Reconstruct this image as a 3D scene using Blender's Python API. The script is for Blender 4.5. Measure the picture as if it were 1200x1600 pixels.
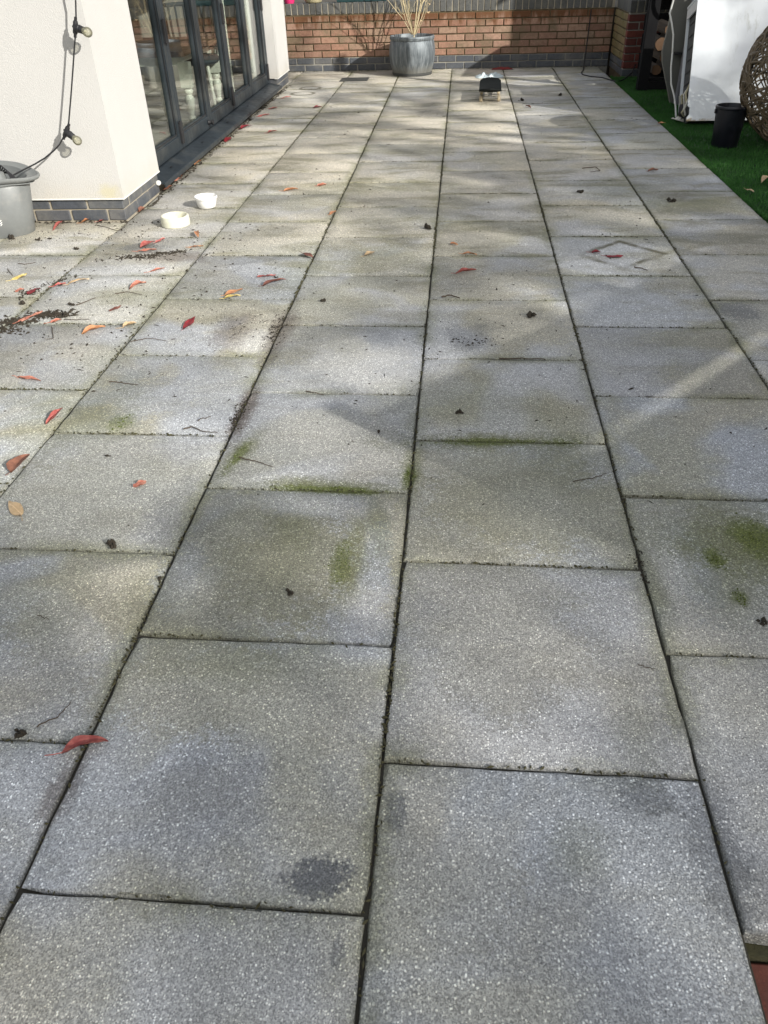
import bpy, bmesh, math, random
from mathutils import Vector, Matrix, noise
R = random.Random(11)
for o in list(bpy.data.objects): bpy.data.objects.remove(o)
sc = bpy.context.scene
col = sc.collection

# ------------------------------------------------------------ camera
cam_d = bpy.data.cameras.new('camera'); cam = bpy.data.objects.new('camera', cam_d); col.objects.link(cam)
cam_d.sensor_fit = 'HORIZONTAL'; cam_d.sensor_width = 36.0; cam_d.lens = 36.06
cam_d.clip_start = 0.05; cam_d.clip_end = 400
RT = Vector((0.99618, 0.08330, -0.02608)); UP = Vector((-0.02850, 0.59280, 0.80485)); FW = Vector((-0.08250, 0.80103, -0.59291))
m = Matrix((RT, UP, -FW)).transposed().to_4x4(); m.translation = (0.1119, 0.0, 1.2801)
cam.matrix_world = m
sc.camera = cam

# ------------------------------------------------------------ sky, sun, exposure
SUN = Vector((0.707, -0.562, 0.4226)).normalized()      # towards the sun
w = bpy.data.worlds.new('World'); sc.world = w; w.use_nodes = True
wn = w.node_tree; wn.nodes.clear()
out = wn.nodes.new('ShaderNodeOutputWorld'); bg = wn.nodes.new('ShaderNodeBackground')
sky = wn.nodes.new('ShaderNodeTexSky'); sky.sky_type = 'NISHITA'; sky.sun_disc = False
sky.sun_elevation = math.radians(25); sky.sun_rotation = math.atan2(SUN.x, SUN.y)
sky.dust_density = 2.5; sky.air_density = 1.0; sky.ozone_density = 1.0
tc = wn.nodes.new('ShaderNodeTexCoord'); cn = wn.nodes.new('ShaderNodeTexNoise')
cn.inputs['Scale'].default_value = 2.6; cn.inputs['Detail'].default_value = 6; cn.inputs['Roughness'].default_value = .55
wn.links.new(tc.outputs['Generated'], cn.inputs['Vector'])
cr = wn.nodes.new('ShaderNodeMapRange'); cr.inputs['From Min'].default_value = .42; cr.inputs['From Max'].default_value = .62
wn.links.new(cn.outputs['Fac'], cr.inputs['Value'])
cm = wn.nodes.new('ShaderNodeMix'); cm.data_type = 'RGBA'
wn.links.new(cr.outputs['Result'], cm.inputs['Factor']); wn.links.new(sky.outputs['Color'], cm.inputs['A'])
cm.inputs['B'].default_value = (8.2, 8.0, 7.6, 1)                     # broken white cloud
wn.links.new(cm.outputs['Result'], bg.inputs['Color']); bg.inputs['Strength'].default_value = 0.1
wn.links.new(bg.outputs['Background'], out.inputs['Surface'])
sd = bpy.data.lights.new('sun', 'SUN'); sd.energy = 4.6; sd.angle = math.radians(0.6); sd.color = (1.0, 0.965, 0.895)
so = bpy.data.objects.new('sun', sd); col.objects.link(so); so.location = (8, -6, 8)
so.rotation_euler = (-SUN).to_track_quat('-Z', 'Y').to_euler()
vs = sc.view_settings; vs.view_transform = 'Standard'; vs.look = 'None'; vs.gamma = 1; vs.exposure = 0.5; vs.use_curve_mapping = False

# ------------------------------------------------------------ node helpers
class Mat:
    def __init__(s, name):
        s.m = bpy.data.materials.new(name); s.m.use_nodes = True; s.nt = s.m.node_tree
        s.b = s.nt.nodes['Principled BSDF']; s._pos = None
    def n(s, t, **kw):
        nd = s.nt.nodes.new('ShaderNode' + t)
        for k, v in kw.items(): setattr(nd, k, v)
        return nd
    def link(s, a, b): s.nt.links.new(a, b)
    def put(s, sock, v):
        if hasattr(v, 'is_output'): s.link(v, sock)
        elif isinstance(v, (tuple, list)) and sock.type == 'RGBA': sock.default_value = tuple(v[:3]) + (1,)
        else: sock.default_value = v
    def pos(s):
        if not s._pos: s._pos = s.n('NewGeometry').outputs['Position']
        return s._pos
    def obj(s): return s.n('TexCoord').outputs['Object']
    def rnd(s): return s.n('ObjectInfo').outputs['Random']
    def noise(s, v, scale, detail=4, rough=.55, dist=0, o='Fac'):
        q = s.n('TexNoise'); s.link(v, q.inputs['Vector']); q.inputs['Scale'].default_value = scale
        q.inputs['Detail'].default_value = detail; q.inputs['Roughness'].default_value = rough; q.inputs['Distortion'].default_value = dist
        return q.outputs[o]
    def vor(s, v, scale, o='Color', feat='F1'):
        q = s.n('TexVoronoi', feature=feat); s.link(v, q.inputs['Vector']); q.inputs['Scale'].default_value = scale
        return q.outputs[o]
    def scale(s, v, f):
        q = s.n('VectorMath', operation='MULTIPLY'); s.link(v, q.inputs[0]); q.inputs[1].default_value = f; return q.outputs[0]
    def math(s, op, a, b=0.5, clamp=False):
        q = s.n('Math', operation=op, use_clamp=clamp); s.put(q.inputs[0], a); s.put(q.inputs[1], b); return q.outputs[0]
    def rng(s, v, a, b, c=0., d=1., smooth=True):
        q = s.n('MapRange', interpolation_type='SMOOTHSTEP' if smooth else 'LINEAR'); s.put(q.inputs['Value'], v)
        for k, x in zip(('From Min', 'From Max', 'To Min', 'To Max'), (a, b, c, d)): s.put(q.inputs[k], x)
        return q.outputs['Result']
    def mix(s, f, a, b, mode='MIX'):
        q = s.n('Mix', data_type='RGBA', blend_type=mode); s.put(q.inputs['Factor'], f); s.put(q.inputs['A'], a); s.put(q.inputs['B'], b)
        return q.outputs['Result']
    def ramp(s, v, *stops):
        q = s.n('ValToRGB'); s.put(q.inputs[0], v); e = q.color_ramp.elements
        while len(e) < len(stops): e.new(.5)
        for x, (p, c) in zip(e, stops): x.position = p; x.color = tuple(c) + (1,)
        return q.outputs['Color']
    def sep(s, v):
        q = s.n('SeparateXYZ'); s.link(v, q.inputs[0]); return q.outputs
    def bump(s, h, strength=.3, dist=.002):
        q = s.n('Bump'); s.put(q.inputs['Height'], h); q.inputs['Strength'].default_value = strength; q.inputs['Distance'].default_value = dist
        s.link(q.outputs['Normal'], s.b.inputs['Normal'])
    def set(s, color=None, rough=None, metal=None, spec=None):
        if color is not None: s.put(s.b.inputs['Base Color'], color)
        if rough is not None: s.put(s.b.inputs['Roughness'], rough)
        if metal is not None: s.put(s.b.inputs['Metallic'], metal)
        if spec is not None: s.put(s.b.inputs['Specular IOR Level'], spec)
        return s.m

def simple(name, c, rough=.5, var=.25, scale=30, bump=0, metal=0, bscale=None, spec=.5, dirt=None):
    M = Mat(name); p = M.obj(); f = M.noise(p, scale, 5, .6)
    lo = tuple(x*(1-var) for x in c); hi = tuple(min(1, x*(1+var)) for x in c)
    cc = M.mix(f, lo, hi)
    if dirt: cc = M.mix(M.rng(M.noise(p, scale*.3, 6, .65), .5, .72, 0, dirt[1]), cc, dirt[0])
    M.set(cc, M.rng(f, .2, .8, max(0, rough-.1), min(1, rough+.1)), metal, spec)
    if bump: M.bump(M.noise(p, bscale or scale*3, 4, .6), bump, .003)
    return M.m

# ------------------------------------------------------------ places in metres: stains, a painted sun patch, leaves, twigs, litter
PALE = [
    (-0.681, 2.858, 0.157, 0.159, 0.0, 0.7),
    (-0.242, 2.664, 0.244, 0.251, 0.0, 0.6),  # spot of sunlight painted as a paler slab tone
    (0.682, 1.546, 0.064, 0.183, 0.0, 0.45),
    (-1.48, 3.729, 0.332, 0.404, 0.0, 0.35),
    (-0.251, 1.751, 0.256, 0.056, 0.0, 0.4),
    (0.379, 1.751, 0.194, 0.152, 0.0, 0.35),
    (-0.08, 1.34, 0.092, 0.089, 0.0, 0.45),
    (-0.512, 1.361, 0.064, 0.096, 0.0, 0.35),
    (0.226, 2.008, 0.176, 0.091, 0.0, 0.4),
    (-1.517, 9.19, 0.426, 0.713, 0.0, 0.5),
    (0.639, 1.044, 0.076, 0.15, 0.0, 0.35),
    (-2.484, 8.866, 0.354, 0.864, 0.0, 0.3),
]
CLEAN = [
    (-0.253, 1.759, 0.185, 0.07, 0.005, 1.0),
    (-0.068, 1.457, 0.049, 0.247, 0.0, 1.0),
    (-0.092, 1.306, 0.076, 0.065, 0.0, 1.0),
    (-0.973, 2.382, 0.21, 0.178, 0.0, 0.8),
    (-0.325, 2.554, 0.309, 0.264, 0.0, 0.7),
    (0.73, 1.549, 0.072, 0.21, 0.0, 0.9),
    (-0.565, 1.43, 0.066, 0.153, 0.0, 0.7),
    (0.723, 2.747, 0.238, 0.344, 0.0, 0.5),
    (-0.483, 1.435, 0.033, 0.05, 0.0, 0.3),
    (0.478, 0.847, 0.128, 0.08, 0.0, 0.7),
    (0.579, 0.711, 0.053, 0.139, 0.0, 0.8),
    (0.054, 2.515, 0.138, 0.202, 0.0, 0.5),
    (-0.67, 2.299, 0.135, 0.14, 0.0, 0.6),
    (-0.624, 0.747, 0.072, 0.167, 0.0, 0.7),
    (-1.129, 2.027, 0.085, 0.084, 0.0, 0.5),
]
FILM = [
    (-0.296, 1.495, 0.217, 0.288, 0.0, 0.95),
    (0.293, 1.808, 0.308, 0.287, 0.0, 0.8),
    (-0.383, 1.065, 0.277, 0.144, 0.0, 0.7),
    (-1.008, 1.747, 0.229, 0.243, 0.0, 0.6),
    (-0.444, 4.492, 0.443, 0.508, 0.0, 0.7),
    (0.237, 1.252, 0.218, 0.224, 0.0, 0.5),
    (0.131, 0.658, 0.149, 0.13, 0.0, 0.4),
    (-0.782, 1.3, 0.174, 0.216, 0.0, 0.5),
]
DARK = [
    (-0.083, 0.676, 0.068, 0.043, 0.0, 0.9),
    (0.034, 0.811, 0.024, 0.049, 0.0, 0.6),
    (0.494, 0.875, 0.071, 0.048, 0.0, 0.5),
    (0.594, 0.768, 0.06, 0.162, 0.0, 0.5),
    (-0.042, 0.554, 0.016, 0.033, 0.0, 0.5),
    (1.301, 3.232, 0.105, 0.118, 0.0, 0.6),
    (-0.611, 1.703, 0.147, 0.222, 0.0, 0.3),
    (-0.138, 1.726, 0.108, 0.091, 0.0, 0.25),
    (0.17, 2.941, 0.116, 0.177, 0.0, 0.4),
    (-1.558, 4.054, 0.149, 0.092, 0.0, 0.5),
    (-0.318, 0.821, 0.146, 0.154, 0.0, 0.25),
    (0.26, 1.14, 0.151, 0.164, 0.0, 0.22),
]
BROWN = [
    (-0.596, 2.291, 0.203, 0.035, 1.594, 0.75),
    (-0.602, 2.944, 0.29, 0.05, 1.582, 0.6),
    (-0.804, 2.984, 0.082, 0.205, 0.0, 0.5),
    (-1.353, 3.907, 0.171, 0.096, 0.0, 0.6),
    (1.456, 5.035, 0.113, 0.09, 0.0, 0.3),
    (-0.607, 0.805, 0.083, 0.03, 1.512, 0.5),
]
ALGAE = [
    (-0.34, 1.545, 0.187, 0.217, 0.0, 0.4),
    (0.292, 1.777, 0.269, 0.218, 0.0, 0.42),
    (-0.075, 1.67, 0.138, 0.03, -1.387, 0.6),
    (-0.536, 1.187, 0.059, 0.062, 0.0, 0.4),
    (-0.393, 1.156, 0.174, 0.059, 0.0, 0.4),
    (-1.238, 2.278, 0.138, 0.224, 0.0, 0.45),
    (0.233, 2.331, 0.238, 0.157, 0.0, 0.35),
    (-0.887, 1.317, 0.096, 0.124, 0.0, 0.3),
    (-1.208, 2.694, 0.103, 0.123, 0.0, 0.35),
    (-0.616, 3.735, 0.128, 0.381, 0.0, 0.35),
    (0.506, 1.005, 0.038, 0.095, 0.0, 0.3),
    (0.887, 1.635, 0.18, 0.141, 0.0, 0.95),
    (0.79, 1.479, 0.077, 0.099, 0.0, 0.5),
    (-0.138, 1.503, 0.036, 0.141, 0.0, 0.8),
    (-0.318, 1.615, 0.096, 0.1, 0.0, 0.6),
    (-0.239, 1.849, 0.182, 0.035, -0.046, 0.9),
    (-0.545, 2.017, 0.117, 0.03, 1.363, 0.7),
    (-1.15, 2.236, 0.135, 0.191, 0.0, 0.6),
    (0.257, 2.123, 0.253, 0.05, 0.04, 0.85),
    (0.003, 1.95, 0.124, 0.03, 1.546, 0.8),
    (0.477, 1.849, 0.109, 0.163, 0.0, 0.45),
    (0.342, 2.013, 0.253, 0.146, 0.0, 0.45),
    (-0.577, 1.312, 0.094, 0.093, 0.0, 0.4),
    (-0.283, 3.931, 0.198, 0.182, 0.0, 0.5),
    (-0.285, 5.357, 0.382, 0.168, 0.0, 0.45),
    (1.498, 4.891, 0.331, 0.172, 0.0, 0.55),
    (1.133, 5.162, 0.195, 0.218, 0.0, 0.4),
    (-1.311, 3.379, 0.245, 0.12, 0.0, 0.35),
    (0.613, 1.424, 0.17, 0.03, -1.609, 0.6),
    (0.352, 0.752, 0.044, 0.048, 0.0, 0.35),
    (-1.151, 2.476, 0.145, 0.109, 0.0, 0.4),
    (0.067, 4.488, 0.217, 0.124, 0.0, 0.3),
    (0.911, 3.649, 0.286, 0.02, -0.021, 0.6),
    (0.935, 4.248, 0.284, 0.02, -0.003, 0.5),
]
MOSS = [
    (0.794, 1.565, 0.026, 0.037, 0.0, 0.9),
    (0.924, 1.677, 0.05, 0.073, 0.0, 0.9),
    (0.813, 1.423, 0.018, 0.021, 0.0, 0.7),
    (-0.163, 1.502, 0.023, 0.072, 0.0, 0.55),
    (-0.226, 1.832, 0.133, 0.016, -0.028, 0.9),
    (-0.551, 1.995, 0.076, 0.016, 1.406, 0.7),
    (0.268, 2.121, 0.182, 0.018, 0.03, 0.85),
    (-0.006, 1.911, 0.052, 0.016, 1.517, 0.8),
    (-0.999, 2.198, 0.031, 0.046, 0.0, 0.5),
]
DIAMOND = (0.944, 3.964, 2.329, 0.142, 0.168)
RINGS = [
    (-1.571, 9.739, 0.11),
    (-1.597, 9.373, 0.12),
]
LEAVES = [
    (-0.6385, 0.8857, -0.5561, 0.9216, 0.0374, 'red', 0, 'bright red leaf near the bottom left, alone on the joint'),
    (-1.2261, 1.8732, -1.2236, 1.9766, 0.055, 'brown', 0, 'large curled reddish brown leaf at the left edge'),
    (-1.0917, 1.6616, -1.1652, 1.7174, 0.0385, 'tan', 0, 'pale tan leaf at the left edge below the brown one'),
    (-0.82, 1.8119, -0.7916, 1.8436, 0.0319, 'salmon', 0, 'small round salmon leaf alone in the middle of a left slab'),
    (-1.2586, 2.1703, -1.2376, 2.2783, 0.033, 'red', 0, 'narrow red leaf with dark stalk on a joint above the brown leaf'),
    (-1.5172, 2.5172, -1.4208, 2.4832, 0.0242, 'salmon', 0, 'salmon leaf just above a joint at the far left'),
    (-1.4385, 2.9229, -1.3542, 2.9782, 0.033, 'orange', 0, 'long orange leaf just below the litter heap on the left'),
    (-1.2791, 2.9798, -1.2426, 3.0353, 0.033, 'tan', 0, 'small pale orange leaf touching a joint right of the long orange leaf'),
    (-1.7626, 3.0244, -1.7212, 3.1549, 0.0308, 'salmon', 0, 'salmon leaf lying on the dark litter heap at left'),
    (-1.6195, 3.0274, -1.5921, 3.0702, 0.0242, 'salmon', 0, 'small salmon leaf at the lower edge of the litter heap'),
    (-1.4156, 3.168, -1.3791, 3.2287, 0.0242, 'maroon', 0, 'small maroon leaf with a long stalk left of centre'),
    (-1.0254, 2.9787, -0.9947, 3.1034, 0.0385, 'crimson', 0, 'dark crimson leaf with a long twig like stalk'),
    (-0.9433, 3.3684, -0.8686, 3.4345, 0.033, 'orange', 0, 'orange leaf resting on a yellow one near the middle left'),
    (-0.9311, 3.321, -0.8616, 3.3537, 0.033, 'yellow', 0, 'yellow green leaf under the orange one near the middle left'),
    (-0.7822, 3.4856, -0.6945, 3.5723, 0.0385, 'maroon', 0, 'wide maroon leaf just below the narrow pink red leaf'),
    (-0.8393, 3.6061, -0.7535, 3.6337, 0.022, 'red', 0, 'narrow pink red leaf just above the wide maroon leaf'),
    (-0.6732, 3.9602, -0.6067, 3.8798, 0.033, 'maroon', 0, 'maroon leaf on the long joint left of centre'),
    (-1.424, 3.444, -1.3568, 3.513, 0.0308, 'salmon', 0, 'salmon leaf alone between the twigs below the bowls'),
    (-1.8094, 3.4732, -1.7536, 3.4998, 0.0242, 'pink', 0, 'pale pink leaf at a joint near the left litter'),
    (-1.7467, 3.4912, -1.6635, 3.5623, 0.0154, 'tan', 0, 'thin pale straw coloured leaf beside the pale pink leaf'),
    (-1.8725, 3.355, -1.8608, 3.4384, 0.044, 'crimson', 0, 'crimson leaf in a small dark tangle at the far left'),
    (-2.0539, 3.5582, -2.0163, 3.6314, 0.033, 'yellow', 0, 'yellow leaf at the far left'),
    (-1.9611, 3.3951, -1.9329, 3.429, 0.0253, 'salmon', 0, 'faded salmon leaf left of the dark tangle'),
    (-1.4015, 3.6829, -1.3349, 3.7209, 0.0198, 'salmon', 0, 'thin salmon leaf below the swept streak of litter'),
    (-1.5832, 4.0536, -1.5273, 4.153, 0.055, 'red', 0, 'broad red leaf on top of the small leaf heap below the bowls'),
    (-1.5714, 3.9894, -1.4768, 4.0215, 0.0242, 'salmon', 0, 'salmon leaf at the bottom of the small leaf heap below the bowls'),
    (-1.5164, 4.1418, -1.4986, 4.2213, 0.033, 'pink', 0, 'small pink leaf at the right of the leaf heap below the bowls'),
    (-1.3015, 4.2323, -1.3614, 4.3265, 0.033, 'orange', 0, 'tiny orange leaf below the cream pet bowl'),
    (-1.3074, 4.0538, -1.2362, 4.0755, 0.0154, 'orange', 0, 'thin orange leaf by the long joint below the bowls'),
    (-2.2169, 4.3796, -2.2193, 4.5454, 0.0286, 'red', 0, 'bright red leaf beside the grey tub under the plinth'),
    (-2.105, 4.5183, -2.0298, 4.5966, 0.033, 'orange', 0, 'orange leaf against the blue brick plinth'),
    (-2.0049, 4.5435, -1.9431, 4.609, 0.033, 'red', 0, 'red leaf against the blue brick plinth near the corner'),
    (-2.4816, 4.2356, -2.4187, 4.356, 0.044, 'orange', 0, 'large orange leaf at the foot of the grey tub'),
    (-1.0119, 5.2101, -0.9341, 5.2733, 0.0275, 'orange', 0, 'orange brown leaf in the middle distance, left of centre'),
    (-0.8117, 5.3366, -0.7587, 5.3858, 0.033, 'salmon', 0, 'small salmon leaf right of the orange brown leaf'),
    (-0.6366, 4.6749, -0.6073, 4.7423, 0.033, 'orange', 0, 'tiny orange leaf on a long joint in the middle distance'),
    (-0.3524, 3.9307, -0.3002, 3.9714, 0.0385, 'tan', 0, 'round tan leaf in the middle of the patio'),
    (0.1174, 3.6682, 0.2189, 3.714, 0.0308, 'red', 0, 'red leaf with stalk on the central slabs'),
    (0.1475, 3.9423, 0.222, 3.9425, 0.022, 'orange', 0, 'thin orange leaf just above the central red leaf'),
    (0.0833, 4.1185, 0.1271, 4.0971, 0.023, 'orange', 0, 'small orange brown leaf, upper of the three central leaves'),
    (0.865, 3.915, 0.9446, 3.9251, 0.044, 'crimson', 0, 'dark crimson leaf inside the diamond mark'),
    (0.7975, 3.974, 0.8433, 3.9841, 0.0345, 'crimson', 0, 'curled crimson leaf left of the one inside the diamond mark'),
    (1.3881, 5.6726, 1.4742, 5.7244, 0.0385, 'brown', 0, 'dark brown leaf on the right hand slabs near the grass'),
    (-1.3317, 8.4163, -1.2464, 8.4458, 0.066, 'crimson', 0, 'crimson leaf near the far end of the house'),
    (-1.5325, 7.1817, -1.4584, 7.2332, 0.044, 'red', 0, 'red leaf on the slabs beside the door sill'),
    (-1.8024, 7.3699, -1.7543, 7.5153, 0.055, 'crimson', 0, 'crimson leaf close against the middle of the door sill'),
    (-1.7811, 7.9619, -1.7093, 8.0918, 0.055, 'pink', 0, 'pink leaf beside the far part of the door sill'),
    (-1.7689, 8.3802, -1.7059, 8.4857, 0.055, 'red', 0, 'red leaf near the far end of the door sill'),
    (-1.8254, 6.8245, -1.8043, 6.9799, 0.066, 'crimson', 0, 'dark crimson leaf under the middle of the door sill'),
    (-1.8376, 5.9787, -1.8149, 6.1239, 0.066, 'orange', 0, 'orange leaf under the door sill near its front end'),
    (-1.8189, 5.6097, -1.8285, 5.799, 0.0495, 'brown', 0, 'brown leaf wedged under the front of the door sill'),
    (-1.8243, 5.4484, -1.8282, 5.61, 0.055, 'salmon', 0, 'salmon leaf wedged under the front end of the door sill'),
    (-1.8331, 5.278, -1.8153, 5.3618, 0.044, 'brown', 0, 'brown leaf in the gap beside the plinth end'),
    (-1.8287, 4.7584, -1.8206, 4.8294, 0.055, 'brown', 0, 'rust brown leaf in the gap at the plinth foot'),
    (-1.7682, 9.0448, -1.6787, 9.1202, 0.022, 'pink', 0, 'thin pink leaf beside the ring marks near the far end'),
    (1.7768, 7.3205, 1.8441, 7.3158, 0.0385, 'orange', 0.012, 'orange leaf on the edge of the grass'),
    (2.0245, 5.327, 2.1086, 5.4234, 0.044, 'tan', 0.012, 'tan leaf on the grass at the right edge'),
    (1.8783, 5.1421, 1.9055, 5.0661, 0.022, 'tan', 0.012, 'thin tan leaf on the grass below the other tan leaf'),
    (0.7918, 8.2337, 0.7365, 8.3095, 0.033, 'brown', 0, 'small brown leaf beside the skateboard joint'),
]
TWIGS = [
    ([(-0.719, 0.9476), (-0.6867, 0.9742), (-0.6738, 1.0155)], 0.0016, 'thin curved brown twig near the bottom left edge'),
    ([(-0.5424, 1.9903), (-0.485, 1.9705), (-0.4265, 1.9404)], 0.0018, 'thin twig on the slab left of the green joint'),
    ([(-1.1548, 2.4865), (-1.1045, 2.4829), (-1.0345, 2.4646)], 0.002, 'straight twig on a left slab below the litter'),
    ([(-0.7726, 2.1549), (-0.7473, 2.1728), (-0.6991, 2.1411), (-0.6499, 2.1348)], 0.0022, 'bent twig lying along a joint left of centre'),
    ([(-0.7376, 2.2161), (-0.7008, 2.2437)], 0.0016, 'short twig just above the bent twig on the joint'),
    ([(-1.5905, 3.2328), (-1.5348, 3.3197)], 0.0022, 'short thick twig on a left slab beside the maroon leaf'),
    ([(-1.2026, 2.8448), (-1.1411, 2.878), (-1.0524, 2.8548)], 0.0018, 'long wavy twig below the small pale orange leaf'),
    ([(-1.4647, 3.3772), (-1.4121, 3.4025), (-1.3303, 3.3629)], 0.0018, 'curved twig above the maroon leaf'),
    ([(0.4764, 1.9041), (0.5319, 1.92), (0.5786, 1.9493)], 0.0014, 'faint thin twig on the right of the mossy slab'),
    ([(-0.4057, 2.4354), (-0.3719, 2.4268), (-0.337, 2.4087)], 0.002, 'small branched twig on a joint near the middle'),
    ([(0.2905, 2.7239), (0.3749, 2.7263), (0.4586, 2.723)], 0.0028, 'long straight twig lying in a joint right of centre'),
    ([(0.9717, 5.779), (1.0632, 5.8135), (1.0824, 5.7011), (1.0094, 5.667)], 0.003, 'looped twig on the far right slabs'),
    ([(0.5368, 1.1927), (0.5547, 1.1864), (0.5701, 1.1818)], 0.001, 'fine dark needle on the big slab right of centre'),
    ([(0.0573, 3.3516), (0.0999, 3.3756), (0.1374, 3.3374)], 0.004, 'dark twig with bits attached in the middle of the patio'),
    ([(-2.1415, 3.7929), (-2.0954, 3.7833), (-2.0542, 3.8133)], 0.002, 'arched twig at the far left above the yellow leaf'),
    ([(-2.1534, 3.7054), (-2.0805, 3.6124)], 0.0022, 'short dark twig beside the yellow leaf'),
    ([(-1.5955, 2.9865), (-1.5373, 2.8685), (-1.5727, 2.8612)], 0.0018, 'upright forked twig below the litter heap'),
    ([(0.9684, 3.7558), (1.0042, 3.738), (1.0261, 3.7113)], 0.003, 'reddish stick at the lower corner of the diamond mark'),
    ([(-1.5806, 3.0704), (-1.5201, 3.0645), (-1.4657, 3.0727)], 0.0018, 'thin stick sticking out of the litter heap'),
    ([(-0.8647, 1.269), (-0.8483, 1.2612), (-0.8304, 1.2535)], 0.0012, 'tiny curled dark twig at lower left'),
    ([(-1.9949, 4.4788), (-1.8121, 4.3529), (-1.8096, 4.503)], 0.0018, 'thin dark stalk on the slab before the plinth corner'),
]
CLUMPS = [
    (-0.0492, 4.4031, 0.022, 'round black clump near the centre joint'),
    (0.88, 5.1522, 0.018, 'dark clump on the right hand slabs above the diamond mark'),
    (0.4324, 3.1523, 0.018, 'dark clump right of centre below the diamond mark'),
    (-0.7842, 1.5411, 0.016, 'dark brown clump on the joint at left'),
    (-0.2676, 1.3769, 0.01, 'small dark clump on the algae stained slab'),
    (-0.7402, 0.9287, 0.014, 'reddish brown clump near the bottom left edge'),
    (0.8459, 1.3467, 0.012, 'black clump at the right edge on the mossy slab'),
    (-2.375, 4.2119, 0.024, 'dark mossy clump at the foot of the grey tub'),
    (-2.2136, 4.1883, 0.016, 'small dark clump on the slab right of the grey tub'),
    (1.39, 4.9206, 0.022, 'greenish clump on the right hand slabs near the grass'),
    (-0.472, 3.3049, 0.014, 'dark clump just right of the long joint left of centre'),
    (-0.6107, 1.4155, 0.007, 'small dark clump in the long joint lower left'),
    (-0.9646, 1.9837, 0.008, 'flat dark clump on a slab at left'),
    (-1.9213, 4.0317, 0.016, 'dark clump above the litter at far left'),
    (-2.1568, 4.2113, 0.012, 'tiny dark clump among the crumbs near the plinth'),
    (-1.8542, 3.2516, 0.016, 'dark clump beside the small dark tangle'),
    (-1.5873, 3.1061, 0.017, 'dark clump right of the litter heap'),
    (-1.6177, 3.24, 0.013, 'dark flat clump right of the dark tangle'),
    (0.14, 2.3056, 0.012, 'dark clump right of the centre joint above the green joint'),
    (-0.1176, 2.168, 0.008, 'small dark clump left of the centre joint'),
    (-0.745, 3.607, 0.008, 'tiny dark clump beside the maroon leaf'),
    (0.7261, 8.6448, 0.02, 'dark speck clump beyond the skateboard on the right'),
    (1.1288, 8.9223, 0.02, 'dark clump on the far slabs right of the skateboard'),
]
HEAPS = [
    (150, -1.504, 3.927, 0.1, 0.022, 0.002, 0.006, 4, 0.35),
    (60, -1.404, 3.979, 0.05, 0.012, 0.003, 0.007, 3, 0.3),
    (160, -1.67, 3.126, 0.05, 0.022, 0.003, 0.008, 4, 0),
    (90, -1.788, 3.052, 0.04, 0.02, 0.004, 0.01, 2, 0),
    (70, -1.891, 3.388, 0.025, 0.02, 0.003, 0.008, 3, 0),
    (80, -1.784, 2.962, 0.04, 0.04, 0.003, 0.008, 3, 0),
    (120, -0.61, 2.256, 0.012, 0.06, 0.0015, 0.0035, 2, 0),
    (140, -0.621, 2.955, 0.02, 0.09, 0.0015, 0.0035, 2, 0),
    (50, -1.861, 3.481, 0.03, 0.05, 0.002, 0.005, 3, 0),
    (60, -1.508, 3.907, 0.08, 0.02, 0.002, 0.005, 4, 0),
    (40, 0.183, 2.891, 0.06, 0.03, 0.002, 0.004, 3, 0),
    (60, -0.771, 3.018, 0.08, 0.06, 0.0012, 0.003, 2, 0),
    (50, 0.6, 1.53, 0.01, 0.03, 0.001, 0.003, 2, 0),
    (40, -1.797, 3.57, 0.06, 0.01, 0.002, 0.005, 4, 0.9),
    (60, -2.288, 4.188, 0.2, 0.03, 0.002, 0.006, 2, 0),
    (60, -2.078, 4.306, 0.2, 0.04, 0.002, 0.005, 2, 0),
]

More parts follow.
